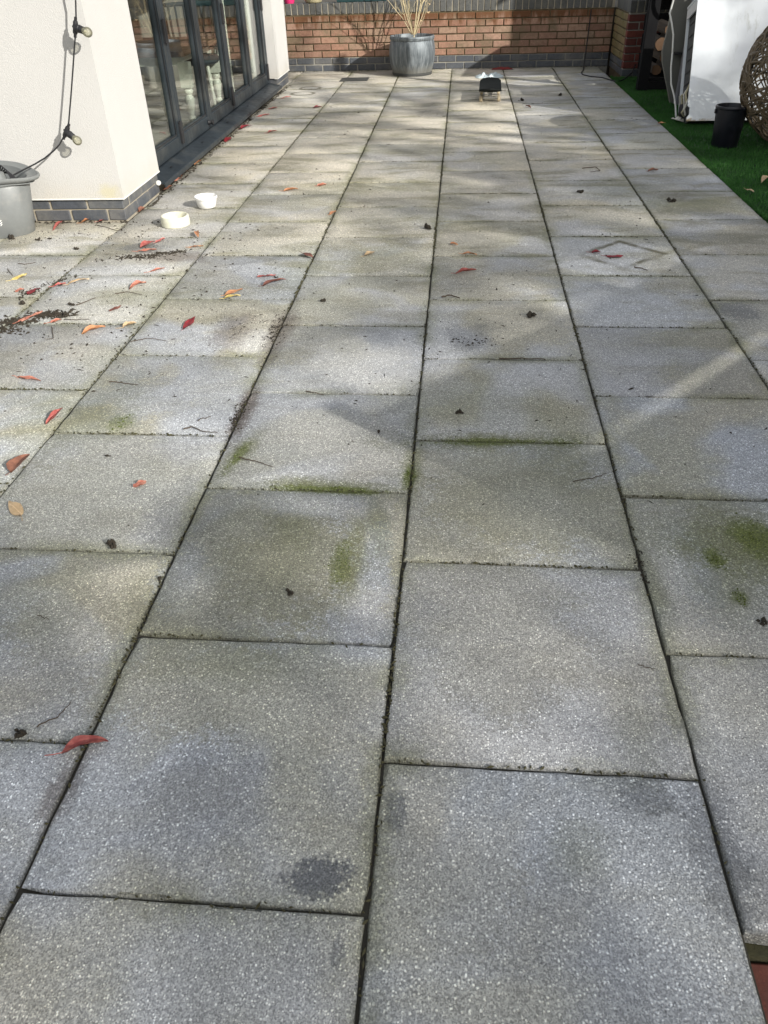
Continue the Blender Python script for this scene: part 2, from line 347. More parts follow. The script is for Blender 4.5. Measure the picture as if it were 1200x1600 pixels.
# ------------------------------------------------------------ materials
def concrete(name='exposed_aggregate_concrete', PALE=(), CLEAN=(), DARK=(), BROWN=(), ALGAE=(), MOSS=(), FILM=(), diamond=None, rings=()):
    M = Mat(name); P = M.pos(); ob = M.obj(); rn = M.rnd()
    off = M.n('CombineXYZ'); M.link(M.math('MULTIPLY', rn, 37.), off.inputs[0]); M.link(M.math('MULTIPLY', rn, 91.), off.inputs[1])
    ad = M.n('VectorMath', operation='ADD'); M.link(ob, ad.inputs[0]); M.link(off.outputs[0], ad.inputs[1]); L = ad.outputs[0]
    # stones set in cement: two sizes of chipping
    v1 = M.n('TexVoronoi', feature='F1'); M.link(L, v1.inputs['Vector']); M.put(v1.inputs['Scale'], M.rng(rn, 0, 1, 178, 225, False))
    s1 = M.sep(v1.outputs['Color'])[0]
    d1 = M.rng(v1.outputs['Distance'], .25, .6, 1, 0)
    v2 = M.n('TexVoronoi', feature='F1'); M.link(L, v2.inputs['Vector']); v2.inputs['Scale'].default_value = 400
    s2 = M.sep(v2.outputs['Color'])[1]
    # ragged edges for every stain: broad wobble, fine grain and the chippings themselves
    wob = M.noise(P, 7, 5, .65); wob2 = M.noise(P, 42, 4, .7)
    wv = M.math('ADD', M.math('MULTIPLY', M.math('SUBTRACT', wob, .5), 1.5), M.math('MULTIPLY', M.math('SUBTRACT', wob2, .5), 1.0))
    wv = M.math('ADD', wv, M.math('MULTIPLY', M.math('SUBTRACT', s1, .5), .34))
    def patch(lst, lo=.35, hi=1.15, g=1.):
        acc = 0.
        for (x, y, rx, ry, ang, s) in lst:
            q = M.n('Mapping', vector_type='TEXTURE'); M.link(P, q.inputs['Vector'])
            q.inputs['Location'].default_value = (x, y, 0); q.inputs['Rotation'].default_value = (0, 0, ang); q.inputs['Scale'].default_value = (rx*g, ry*g, 1000)
            l = M.n('VectorMath', operation='LENGTH'); M.link(q.outputs[0], l.inputs[0])
            v = M.rng(M.math('ADD', l.outputs['Value'], wv), lo, hi, s, 0)
            acc = v if isinstance(acc, float) else M.math('MAXIMUM', acc, v)
        return acc
    # cement scrubbed clean by rain under a grimy film that has gone from wide areas
    big = M.noise(L, 2.0, 3, .5)
    clean = M.mix(rn, (.475, .505, .55), (.54, .55, .565))
    nf = M.noise(P, 1.9, 3, .5, .5)
    film = M.rng(M.math('ADD', nf, M.math('MULTIPLY', wv, .035)), .42, .56)
    film = M.math('MULTIPLY', film, M.rng(M.math('FRACT', M.math('MULTIPLY', rn, 7.3)), 0, 1, .5, .95))
    if FILM: film = M.math('MAXIMUM', film, patch(FILM, .6, 1.2))
    if CLEAN: film = M.math('MULTIPLY', film, M.math('SUBTRACT', 1., patch(CLEAN, .6, 1.05)))
    hue = M.noise(P, .9, 3, .5)
    fc = M.mix(M.rng(hue, .38, .62), (.40, .40, .325), (.525, .495, .41))
    base = M.mix(film, clean, fc)
    far_ = M.math('MULTIPLY', M.math('MULTIPLY', M.rng(M.sep(P)[1], 2.6, 6.0), M.rng(M.sep(P)[0], .2, 1.5, 1., .25)), M.rng(hue, .3, .6, .35, .85))
    base = M.mix(far_, base, (.66, .60, .49))      # beige dirt tone with the far left's sunlit warmth painted in
    st_ = M.noise(M.scale(P, (1.1, 2.6, 1)), 1.9, 6, .66, .4)
    base = M.mix(M.math('MULTIPLY', M.rng(st_, .46, .66, 0, .72), M.rng(M.sep(P)[1], 2.0, 4.5, .35, 1.)), base, (.27, .255, .175))   # brown-green grime
    base = M.mix(M.rng(big, .42, .74, 0, .5), base, (.31, .315, .295))
    base = M.mix(1., base, M.ramp(M.math('FRACT', M.math('MULTIPLY', rn, 13.7)), (0, (.86, .86, .87)), (1, (1.13, 1.12, 1.10))), 'MULTIPLY')
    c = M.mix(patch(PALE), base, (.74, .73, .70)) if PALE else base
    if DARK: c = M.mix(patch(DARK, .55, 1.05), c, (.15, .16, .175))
    # algae creeping in from the slab edges
    ox, oy, oz = M.sep(ob)
    edge = M.math('MAXIMUM', M.math('ABSOLUTE', ox), M.math('ABSOLUTE', oy))
    en = M.rng(M.noise(P, 2.1, 4, .6), .42, .58)
    ee = M.math('MULTIPLY', M.rng(M.math('ADD', edge, M.math('MULTIPLY', wv, .045)), .245, .297), en)
    green = M.math('MULTIPLY', ee, .5)
    if ALGAE: green = M.math('MAXIMUM', green, patch(ALGAE, .15, 1.35, 1.45))
    c = M.mix(M.math('MULTIPLY', green, .82), c, (.165, .175, .06))
    if MOSS: c = M.mix(M.math('MULTIPLY', patch(MOSS, .45, 1.2, 1.35), .85), c, (.125, .155, .022))
    if BROWN: c = M.mix(patch(BROWN, .3, 1.2, 1.2), c, (.115, .082, .062))
    ring = None
    if diamond:    # print left by a square parasol foot
        q = M.n('Mapping', vector_type='TEXTURE'); M.link(P, q.inputs['Vector']); q.inputs['Location'].default_value = diamond[:2] + (0,)
        q.inputs['Rotation'].default_value = (0, 0, diamond[2]); q.inputs['Scale'].default_value = (diamond[3], diamond[4], 1000)
        dx, dy, dz = M.sep(q.outputs[0]); dd = M.math('MAXIMUM', M.math('ABSOLUTE', dx), M.math('ABSOLUTE', dy))
        dl = M.rng(M.math('ABSOLUTE', M.math('SUBTRACT', dd, M.math('ADD', .95, M.math('MULTIPLY', wv, .10)))), .02, .20, 1, 0)
        ring = M.math('MULTIPLY', dl, M.rng(M.noise(P, 5, 3), .38, .56, .25, .95))
    for (x, y, r) in rings:
        q = M.n('Mapping', vector_type='TEXTURE'); M.link(P, q.inputs['Vector']); q.inputs['Location'].default_value = (x, y, 0); q.inputs['Scale'].default_value = (r, r, 1000)
        l = M.n('VectorMath', operation='LENGTH'); M.link(q.outputs[0], l.inputs[0])
        rv = M.rng(M.math('ABSOLUTE', M.math('SUBTRACT', M.math('ADD', l.outputs['Value'], M.math('MULTIPLY', wv, .1)), 1.)), .03, .3, .8, 0)
        ring = rv if ring is None else M.math('MAXIMUM', ring, rv)
    if ring is not None: c = M.mix(ring, c, (.12, .11, .065))
    rim = M.rng(M.math('ADD', edge, M.math('MULTIPLY', wv, .010)), .290, .302, 0, .55)
    c = M.mix(rim, c, (.10, .10, .07))
    # chippings: pale and dark stones over the cement tone
    chips = M.ramp(s1, (0., (.48, .48, .48)), (.25, (.72, .72, .72)), (.55, (.94, .94, .94)), (.75, (1.20, 1.20, 1.18)), (.9, (1.52, 1.52, 1.49)), (1., (1.85, 1.85, 1.8)))
    chips = M.mix(d1, (.76, .76, .76), chips)
    c = M.mix(1., c, chips, 'MULTIPLY')
    fine = M.ramp(s2, (0., (.62, .62, .62)), (.5, (.98, .98, .98)), (1., (1.42, 1.42, 1.4)))
    c = M.mix(1., c, fine, 'MULTIPLY')
    M.set(c, M.rng(s1, 0, 1, .62, .9), 0, .35)
    M.bump(M.math('ADD', M.math('MULTIPLY', d1, s1), M.math('MULTIPLY', s2, .4)), .6, .0025)
    return M.m

def concrete_for(x0, x1, y0, y1, cache={}):
    kw = {}
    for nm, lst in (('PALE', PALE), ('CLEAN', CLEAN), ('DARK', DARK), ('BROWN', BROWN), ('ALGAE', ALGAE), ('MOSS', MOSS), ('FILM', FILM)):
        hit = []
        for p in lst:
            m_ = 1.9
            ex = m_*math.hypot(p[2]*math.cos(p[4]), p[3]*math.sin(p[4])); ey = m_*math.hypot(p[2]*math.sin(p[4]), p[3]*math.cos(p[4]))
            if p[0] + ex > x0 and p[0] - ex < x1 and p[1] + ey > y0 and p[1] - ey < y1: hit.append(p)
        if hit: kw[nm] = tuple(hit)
    if x0 < DIAMOND[0] < x1 and y0 - .1 < DIAMOND[1] < y1 + .1: kw['diamond'] = DIAMOND
    r_ = tuple(r for r in RINGS if x0 - .15 < r[0] < x1 + .15 and y0 - .15 < r[1] < y1 + .15)
    if r_: kw['rings'] = r_
    key = tuple(sorted(kw.items()))
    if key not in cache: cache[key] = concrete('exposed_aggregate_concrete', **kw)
    return cache[key]

def brick_mat(name, cols, stain=None, top=None, rough=.85):
    M = Mat(name); P = M.pos(); rn = M.rnd()
    n = len(cols); c = M.ramp(rn, *[(i/(n-1), x) for i, x in enumerate(cols)])
    f = M.noise(P, 28, 6, .7); g = M.noise(P, 110, 4, .6)
    c = M.mix(M.rng(f, .3, .75, 0, .55), c, tuple(x*.55 for x in cols[0]))
    c = M.mix(M.rng(g, .55, .75, 0, .45), c, tuple(min(1, x*1.7) for x in cols[1]))
    if stain: c = M.mix(M.rng(M.noise(P, 4.5, 6, .68), .46, .70, 0, stain[1]), c, stain[0])
    if top:   # run-off stain below the coping, ragged lower edge
        x, y, z = M.sep(P)
        h = M.math('ADD', z, M.math('MULTIPLY', M.math('SUBTRACT', M.noise(M.scale(P, (9, 9, 2.5)), 1.6, 5, .65), .5), .5))
        c = M.mix(M.rng(h, .46, .60, 0, top[1]), c, top[0])
    M.set(c, rough, 0, .3); M.bump(M.math('ADD', f, M.math('MULTIPLY', g, .5)), .5, .004)
    return M.m

def render_mat():
    M = Mat('cream_masonry_render'); P = M.pos(); x, y, z = M.sep(P)
    a = M.noise(P, 150, 4, .6); b = M.noise(P, 2.2, 5, .6)
    c = M.mix(b, (.50, .493, .475), (.555, .548, .532))
    st = M.rng(M.noise(M.scale(P, (4, 4, 1.)), 2.2, 6, .65), .56, .78, 0, .22)
    c = M.mix(st, c, (.55, .53, .49))
    q = M.n('Mapping', vector_type='TEXTURE'); M.link(P, q.inputs['Vector']); q.inputs['Location'].default_value = (-1.90, 4.55, .165); q.inputs['Scale'].default_value = (.07, .2, .06)
    l = M.n('VectorMath', operation='LENGTH'); M.link(q.outputs[0], l.inputs[0])
    c = M.mix(M.rng(M.math('ADD', l.outputs['Value'], M.math('SUBTRACT', M.noise(P, 30, 4), .5)), .3, 1.2, .42, 0), c, (.52, .46, .2))
    splash = M.rng(M.math('ADD', z, M.math('MULTIPLY', M.noise(P, 9, 5, .65), .25)), .22, .40, .25, 0)
    c = M.mix(splash, c, (.50, .44, .33))
    M.set(c, .9, 0, .2); M.bump(M.math('ADD', a, M.math('MULTIPLY', M.noise(P, 300, 2), .4)), .6, .0045)
    return M.m

def glass_mat():
    M = Mat('door_glass'); nt = M.nt; o = nt.nodes['Material Output']
    ge = M.n('NewGeometry'); dp = M.n('VectorMath', operation='DOT_PRODUCT'); M.link(ge.outputs['Normal'], dp.inputs[0]); M.link(ge.outputs['Incoming'], dp.inputs[1])
    sch = M.math('ADD', .045, M.math('MULTIPLY', M.math('POWER', M.math('SUBTRACT', 1., M.math('ABSOLUTE', dp.outputs['Value'])), 5.), .955))
    t = M.n('BsdfTransparent'); t.inputs['Color'].default_value = (.90, .93, .92, 1)
    g = M.n('BsdfGlossy'); g.inputs['Roughness'].default_value = .004; g.inputs['Color'].default_value = (1, 1, 1, 1)
    q = M.n('MixShader'); M.link(sch, q.inputs[0]); M.link(t.outputs[0], q.inputs[1]); M.link(g.outputs[0], q.inputs[2])
    M.link(q.outputs[0], o.inputs['Surface']); return M.m

def galvanised():
    M = Mat('weathered_galvanised_steel'); ob = M.obj()
    s = M.noise(M.scale(ob, (16, 16, 1.6)), 2.4, 6, .65); f = M.noise(ob, 24, 6, .7)
    z = M.sep(ob)[2]
    c = M.mix(M.rng(s, .35, .68), (.085, .10, .112), (.22, .245, .262))
    c = M.mix(M.rng(f, .55, .75, 0, .4), c, (.06, .065, .065))
    lo = M.rng(M.math('ADD', z, M.math('MULTIPLY', f, .12)), .08, .2, .7, 0)
    c = M.mix(lo, c, (.19, .18, .15))
    M.set(c, M.rng(s, .3, .7, .45, .7), .35, .5); M.bump(s, .25, .004); return M.m

def leaf_mat(name, c1, c2):
    M = Mat(name); ob = M.obj(); x, y, z = M.sep(ob)
    f = M.noise(ob, 60, 5, .65); c = M.mix(M.rng(f, .35, .7), c1, c2)
    c = M.mix(M.rng(M.math('ABSOLUTE', y), .0, .0016, .45, 0), c, tuple(min(1, v*1.5+.05) for v in c2))
    c = M.mix(M.rng(M.noise(ob, 140, 4, .7), .6, .75, 0, .55), c, tuple(v*.3 for v in c1))
    M.set(c, .55, 0, .4); M.bump(f, .4, .002); return M.m

def blade_mat(name, c1, c2):
    M = Mat(name); P = M.pos(); r = M.sep(M.vor(P, 160))[0]
    c = M.mix(r, c1, c2); c = M.mix(M.rng(M.noise(P, 3, 4), .4, .7, 0, .5), c, tuple(v*.55 for v in c1))
    M.set(c, .6, 0, .3); return M.m

def enamel():
    M = Mat('white_enamel_steel'); ob = M.obj(); x, y, z = M.sep(ob)
    f = M.noise(ob, 9, 6, .65)
    c = M.mix(M.rng(f, .5, .75, 0, .3), (.80, .845, .88), (.68, .70, .69))
    smear = M.math('MULTIPLY', M.rng(M.noise(M.scale(ob, (14, 14, 5)), 1., 6, .7), .52, .7, 0, .45), M.rng(x, .22, .4))
    c = M.mix(smear, c, (.36, .37, .30))
    rust = M.rng(M.math('ADD', z, M.math('MULTIPLY', M.noise(ob, 18, 6, .7), .16)), .075, .11, 1, 0)
    c = M.mix(M.math('MULTIPLY', rust, M.rng(x, .02, .3, .9, .1)), c, (.35, .24, .10))
    M.set(c, M.rng(f, .3, .7, .10, .25), 0, .8); M.b.inputs['Coat Weight'].default_value = .6; M.b.inputs['Coat Roughness'].default_value = .06; return M.m

MT = {}
MT['bed'] = simple('joint_soil', (.045, .042, .032), .95, .5, 60, .6)
MT['brick'] = brick_mat('pink_red_brick', [(.27, .145, .10), (.34, .195, .138), (.33, .23, .165), (.215, .12, .088), (.38, .245, .18)], ((.15, .12, .075), .85), ((.13, .06, .028), 1.))
MT['brick_deep'] = brick_mat('deep_red_brick', [(.15, .04, .03), (.20, .055, .04), (.10, .035, .032), (.18, .065, .045)], ((.07, .05, .045), .5))
MT['brick_mossy'] = brick_mat('mossy_brick', [(.26, .17, .09), (.24, .20, .10), (.20, .16, .08)], ((.12, .12, .04), .7))
MT['blue'] = brick_mat('blue_engineering_brick', [(.075, .082, .095), (.10, .108, .12), (.062, .07, .085), (.12, .12, .125)], ((.21, .20, .175), .45), None, .6)
MT['cope'] = brick_mat('grey_coping_brick', [(.085, .088, .088), (.11, .112, .108), (.095, .093, .085)], ((.16, .15, .11), .4), None, .7)
MT['mortar_dark'] = simple('dark_mossy_mortar', (.10, .075, .040), .95, .5, 40, .5)
MT['mortar_pale'] = simple('pale_mortar', (.33, .295, .23), .95, .3, 40, .5)
MT['mortar_grey'] = simple('grey_mortar', (.26, .25, .22), .95, .3, 40, .5)
MT['render'] = render_mat()
MT['frame'] = simple('anthracite_aluminium', (.019, .026, .032), .42, .18, 14, .05, 0, 200, .45, ((.10, .10, .09), .3))
MT['black'] = simple('black_plastic', (.014, .014, .016), .5, .3, 40, .05)
MT['blackmetal'] = simple('black_painted_timber', (.008, .008, .009), .85, .3, 20, .2, 0, None, .15)
MT['glass'] = glass_mat()
MT['galv'] = galvanised()
MT['soil'] = simple('potting_soil', (.035, .027, .02), .95, .5, 80, .8)
MT['stem'] = simple('dry_pale_stem', (.50, .42, .26), .7, .3, 60, .3)
MT['ceramic'] = simple('white_glazed_ceramic', (.78, .78, .76), .18, .05, 20)
MT['cream'] = simple('cream_glazed_stoneware', (.66, .65, .52), .35, .12, 45, .1, 0, 90, .5, ((.42, .40, .28), .5))
MT['food'] = simple('dry_crumbs', (.12, .09, .05), .9, .5, 90, .8)
MT['tub'] = simple('grey_moulded_plastic', (.17, .18, .18), .48, .12, 50, .08, 0, 160, .5, ((.28, .27, .25), .3))
MT['white'] = simple('white_plastic', (.72, .72, .69), .4, .12, 30, 0, 0, None, .5, ((.4, .37, .3), .4))
MT['enamel'] = enamel()
MT['dark_cavity'] = simple('dark_appliance_back', (.035, .038, .04), .6, .3, 20, .1)
MT['bluepaint'] = simple('navy_plastic', (.007, .008, .014), .4, .25, 20, .04)
MT['rattan'] = simple('brown_rattan', (.14, .105, .062), .55, .45, 70, .3)
MT['rattan_dark'] = simple('dark_rattan_rim', (.03, .026, .02), .6, .3, 70, .3)
MT['board'] = simple('weathered_grey_board', (.13, .13, .115), .8, .25, 8, .2)
MT['greypost'] = simple('grey_painted_post', (.17, .17, .19), .6, .2, 9, .1)
MT['greybox'] = simple('dark_grey_plastic_box', (.09, .095, .105), .55, .2, 9, .1)
MT['grip'] = simple('black_grip_tape', (.018, .020, .020), .95, .25, 300, .6, 0, 900, .05)
MT['maple'] = simple('maple_ply', (.42, .29, .16), .5, .2, 40)
MT['steel'] = simple('dull_steel', (.45, .45, .45), .35, .2, 30, 0, 1)
MT['wheel'] = simple('cream_urethane', (.62, .52, .36), .45, .15, 40)
MT['poly'] = simple('pale_blue_polythene', (.50, .58, .60), .3, .2, 20, .2)
MT['red'] = simple('faded_red_fabric', (.17, .022, .02), .8, .4, 30, .4)
MT['iron'] = simple('cast_iron', (.05, .052, .05), .7, .3, 40, .3)
MT['log'] = simple('split_firewood', (.10, .055, .028), .85, .45, 25, .5)
MT['bark'] = simple('log_bark', (.075, .055, .038), .95, .4, 30, .8)
MT['turf'] = blade_mat('artificial_turf_backing', (.010, .035, .008), (.016, .06, .012))
MT['blade'] = blade_mat('artificial_grass', (.018, .085, .014), (.06, .19, .035))
MT['earth'] = simple('dark_earth', (.06, .05, .035), .95, .4, 6, .6)
MT['debris'] = simple('dark_plant_debris', (.030, .024, .016), .95, .6, 60, .6)
MT['moss'] = simple('bright_moss', (.085, .11, .018), .95, .6, 90, .6)
MT['twig'] = simple('brown_twig', (.075, .055, .038), .9, .4, 80, .4)
MT['mossj'] = simple('joint_moss', (.055, .052, .024), .95, .6, 60, .6)
MT['pink'] = simple('magenta_glaze', (.62, .03, .15), .35, .15, 30)
MT['potcream'] = simple('cream_terracotta', (.52, .47, .30), .6, .25, 20, .2)
MT['teal'] = simple('dark_teal_plastic', (.02, .055, .06), .4, .25, 20)
MT['brown_leaf'] = None
MT['legpaint'] = simple('cream_painted_wood', (.70, .69, .58), .35, .08, 20)
MT['tabletop'] = simple('oak_top', (.16, .095, .055), .5, .3, 12)
MT['room_wall'] = simple('room_wall', (.30, .27, .23), .9, .12, 3)
MT['room_floor'] = simple('room_floor_tile', (.34, .31, .28), .55, .2, 3)
MT['cushion'] = simple('dark_teal_cushion', (.03, .04, .045), .9, .3, 30, .3)
MT['cloth'] = simple('white_cloth', (.62, .60, .54), .9, .15, 30, .3)
MT['bulb'] = None
MT['treeleaf'] = simple('tree_leaf', (.05, .085, .025), .6, .4, 3)
MT['treebark'] = simple('tree_bark', (.09, .07, .05), .9, .3, 6, .5)
MT['fence'] = simple('fence_board', (.13, .10, .07), .85, .3, 5, .3)
for k, a, b in (('red', (.27, .055, .05), (.45, .14, .115)), ('salmon', (.40, .13, .09), (.56, .27, .19)), ('orange', (.43, .17, .08), (.56, .29, .14)), ('crimson', (.16, .012, .02), (.28, .03, .035)),
                ('maroon', (.13, .05, .04), (.21, .085, .06)), ('tan', (.42, .30, .17), (.55, .40, .24)), ('yellow', (.58, .44, .12), (.66, .53, .22)), ('pink', (.50, .10, .10), (.62, .22, .18)), ('brown', (.17, .075, .05), (.27, .12, .075))):
    MT['leaf_' + k] = leaf_mat('leaf_' + k, a, b)
def bulb_mat():
    M = Mat('clear_bulb_glass'); nt = M.nt
    fr = M.n('Fresnel'); fr.inputs['IOR'].default_value = 1.5
    t = M.n('BsdfTransparent'); t.inputs['Color'].default_value = (.86, .85, .78, 1); g = M.n('BsdfGlossy'); g.inputs['Roughness'].default_value = .03
    d = M.n('BsdfDiffuse'); d.inputs['Color'].default_value = (.40, .39, .30, 1)
    q = M.n('MixShader'); M.link(fr.outputs[0], q.inputs[0]); M.link(t.outputs[0], q.inputs[1]); M.link(g.outputs[0], q.inputs[2])
    q2 = M.n('MixShader'); q2.inputs[0].default_value = .25; M.link(q.outputs[0], q2.inputs[1]); M.link(d.outputs[0], q2.inputs[2])
    M.link(q2.outputs[0], nt.nodes['Material Output'].inputs['Surface']); return M.m
MT['bulb'] = bulb_mat()

# ------------------------------------------------------------ mesh helpers
class MB:
    def __init__(s): s.v = []; s.f = []
    def add(s, vs, fs):
        k = len(s.v); s.v += [tuple(x) for x in vs]; s.f += [tuple(i + k for i in f) for f in fs]; return s
    def box(s, a, b):
        (x0, y0, z0), (x1, y1, z1) = a, b
        return s.add([(x0, y0, z0), (x1, y0, z0), (x1, y1, z0), (x0, y1, z0), (x0, y0, z1), (x1, y0, z1), (x1, y1, z1), (x0, y1, z1)],
                     [(0, 3, 2, 1), (4, 5, 6, 7), (0, 1, 5, 4), (1, 2, 6, 5), (2, 3, 7, 6), (3, 0, 4, 7)])
    def tube(s, pts, r, n=6, cap=True):
        pts = [Vector(p) for p in pts]; rs = r if isinstance(r, (list, tuple)) else [r]*len(pts)
        up = Vector((0, 0, 1)); rings = []; prev = None
        for i, p in enumerate(pts):
            t = (pts[min(i+1, len(pts)-1)] - pts[max(i-1, 0)])
            t = t.normalized() if t.length > 1e-9 else Vector((0, 0, 1))
            if prev is None:
                a = t.cross(up);
                if a.length < 1e-3: a = t.cross(Vector((1, 0, 0)))
                a.normalize()
            else:
                a = prev - t*prev.dot(t); a.normalize()
            prev = a; b = t.cross(a)
            rings.append([p + (a*math.cos(q*2*math.pi/n) + b*math.sin(q*2*math.pi/n))*rs[i] for q in range(n)])
        fs = []
        for i in range(len(rings)-1):
            for q in range(n): fs.append((i*n+q, i*n+(q+1) % n, (i+1)*n+(q+1) % n, (i+1)*n+q))
        if cap: fs.append(tuple(range(n))[::-1]); fs.append(tuple((len(rings)-1)*n + q for q in range(n)))
        return s.add([v for r_ in rings for v in r_], fs)
    def lathe(s, prof, n=32, c=(0, 0, 0), sx=1, sy=1, axis='z', closed=False):
        vs = []; fs = []; k = len(prof)
        for q in range(n):
            a = q*2*math.pi/n
            for (r, z) in prof:
                if axis == 'z': vs.append((c[0] + r*math.cos(a)*sx, c[1] + r*math.sin(a)*sy, c[2] + z))
                elif axis == 'x': vs.append((c[0] + z, c[1] + r*math.cos(a), c[2] + r*math.sin(a)))
                else: vs.append((c[0] + r*math.cos(a), c[1] + z, c[2] + r*math.sin(a)))
        for q in range(n):
            for i in range(k - 1 + (1 if closed else 0)):
                j = (i+1) % k; q2 = (q+1) % n
                fs.append((q*k+i, q2*k+i, q2*k+j, q*k+j))
        return s.add(vs, fs)
    def mesh(s, name, smooth=False, bevel=0, seg=1):
        me = bpy.data.meshes.new(name); me.from_pydata(s.v, [], s.f)
        bm = bmesh.new(); bm.from_mesh(me); bmesh.ops.remove_doubles(bm, verts=bm.verts, dist=1e-6)
        bmesh.ops.recalc_face_normals(bm, faces=bm.faces)
        if bevel: bmesh.ops.bevel(bm, geom=[e for e in bm.edges if len(e.link_faces) == 2 and e.calc_face_angle(0) > .5], offset=bevel, segments=seg, affect='EDGES', clamp_overlap=True)
        bm.to_mesh(me); bm.free()
        if smooth:
            for p in me.polygons: p.use_smooth = True
            try: me.set_sharp_from_angle(angle=math.radians(42))
            except Exception: pass
        return me
    def build(s, name, mat, parent=None, smooth=False, bevel=0, seg=1, loc=None, rot=None):
        return ob(name, s.mesh(name, smooth, bevel, seg), mat, parent, loc, rot)

def ob(name, me, mat=None, parent=None, loc=None, rot=None, scale=None):
    if mat is not None and not me.materials: me.materials.append(MT[mat] if isinstance(mat, str) else mat)
    o = bpy.data.objects.new(name, me); col.objects.link(o)
    if parent: o.parent = parent
    if loc: o.location = loc
    if rot: o.rotation_euler = rot
    if scale: o.scale = scale
    return o
def tag(o, label=None, cat=None, group=None, kind=None):
    if label: o['label'] = label
    if cat: o['category'] = cat
    if group: o['group'] = group
    if kind: o['kind'] = kind
    return o
def thing(name, label, cat, loc=(0, 0, 0), rot=(0, 0, 0), group=None):
    o = bpy.data.objects.new(name, None); col.objects.link(o); o.location = loc; o.rotation_euler = rot; o.empty_display_size = .1
    return tag(o, label, cat, group)
def copy_tree(o, parent=None):
    c = o.copy(); col.objects.link(c)
    if parent: c.parent = parent
    for ch in list(o.children): copy_tree(ch, c)
    return c

# ------------------------------------------------------------ ground, patio bed and slabs
tag(MB().add([(-60, -60, -.30), (60, -60, -.30), (60, 60, -.30), (-60, 60, -.30)], [(0, 1, 2, 3)]).build('ground', 'earth'), kind='structure')
JL = {-6: (-3.63, 0), -5: (-3.02, 0), -4: (-2.40, -.006), -3: (-1.7801, -.0115), -2: (-1.202, -.0045), -1: (-.5998, -.0032), 0: (-.0013, .0006), 1: (.5979, .0036), 2: (1.2086, .0036), 3: (1.8250, -.001)}
OFF = {-5: .31, -4: .0092, -3: .3118, -2: .0092, -1: .3118, 0: .0139, 1: .311, 2: .0244, 3: .3307}
LEN = .6041; WALL_Y = 11.17; EDGE_Y = .6285
def jx(k, y): return JL[k][0] + JL[k][1]*y
bed = MB()
bed.box((-3.7, -1.3, -.06), (.602, 11.35, -.011)); bed.box((.602, EDGE_Y + .06, -.06), (1.822, 11.35, -.0112))
patio = tag(bed.build('patio', 'bed'), kind='structure')
def slab_mesh(i):
    rr = random.Random(100 + i); n = 14; hx = .299; hy = .2985
    def ring(inset, z, jit):
        pts = []
        for side in range(4):
            for q in range(n):
                t = q/n*2 - 1; j = rr.gauss(0, jit)
                if abs(t) > .97: j -= abs(rr.gauss(0, .005))
                if rr.random() < .05: j -= abs(rr.gauss(0, .003))
                e = 1 - inset/hx
                x, y = [(t, -1), (1, t), (-t, 1), (-1, -t)][side]
                nx, ny = [(0, -1), (1, 0), (0, 1), (-1, 0)][side]
                pts.append((x*hx*e + nx*j, y*hy*e + ny*j, z + rr.gauss(0, .0004)))
        return pts
    N = 4*n; vs = ring(.0065, 0, .0007) + ring(.002, -.0025, .0011) + ring(0, -.008, .0009) + ring(.001, -.04, .0004)
    fs = [tuple(range(N))]
    for k in range(3):
        for q in range(N): fs.append((k*N+q, (k+1)*N+q, (k+1)*N+(q+1) % N, k*N+(q+1) % N))
    return MB().add(vs, fs).mesh('paving_slab', True)
SM = [slab_mesh(i) for i in range(7)]
for me in SM: me.materials.append(concrete_for(50, 51, 50, 51))
sr = random.Random(5)
def slab(c, y0, y1, x0=None, x1=None):
    yc = (y0+y1)/2
    xa = jx(c-1, yc) if x0 is None else x0; xb = jx(c, yc) if x1 is None else x1
    ang = -(JL[c-1][1] + JL[c][1])/2
    if c in (-3, -4, -5): ang = 0
    o = ob('paving_slab', SM[sr.randrange(len(SM))], None, patio, ((xa+xb)/2, yc, sr.gauss(0, .0011)), (sr.gauss(0, .0018), sr.gauss(0, .0018), ang + sr.choice((0, math.pi)) + sr.gauss(0, .0012)),
           ((xb - xa - .0052 - abs(sr.gauss(0, .0008)))/.598, (y1 - y0 - .0036 - abs(sr.gauss(0, .0008)))/.597, 1))
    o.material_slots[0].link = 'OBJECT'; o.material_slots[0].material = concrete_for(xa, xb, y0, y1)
    return o
for c in OFF:
    k0 = -3 if c < 2 else 1
    for k in range(k0, 20):
        y0 = OFF[c] + k*LEN; y1 = y0 + LEN
        if c >= 2 and y0 < EDGE_Y - .02 and c != 3: continue
        if c == 3 and y0 < .6: continue
        if c <= -3:
            if 4.5 < y0 < 9.9 or (y0 > 4.5 and c < -3): continue
            if y0 < 5: y1 = min(y1, 4.575)
        if y0 > WALL_Y - .03: break
        y1 = min(y1, WALL_Y + .02)
        if y1 < -.1 or y1 - y0 < .03: continue
        if c < -3 and y1 < 2.2: continue
        if c == -3 and y1 < 1.2: continue
        if c in (-2,) and y1 < .6: continue
        slab(c, y0, y1)

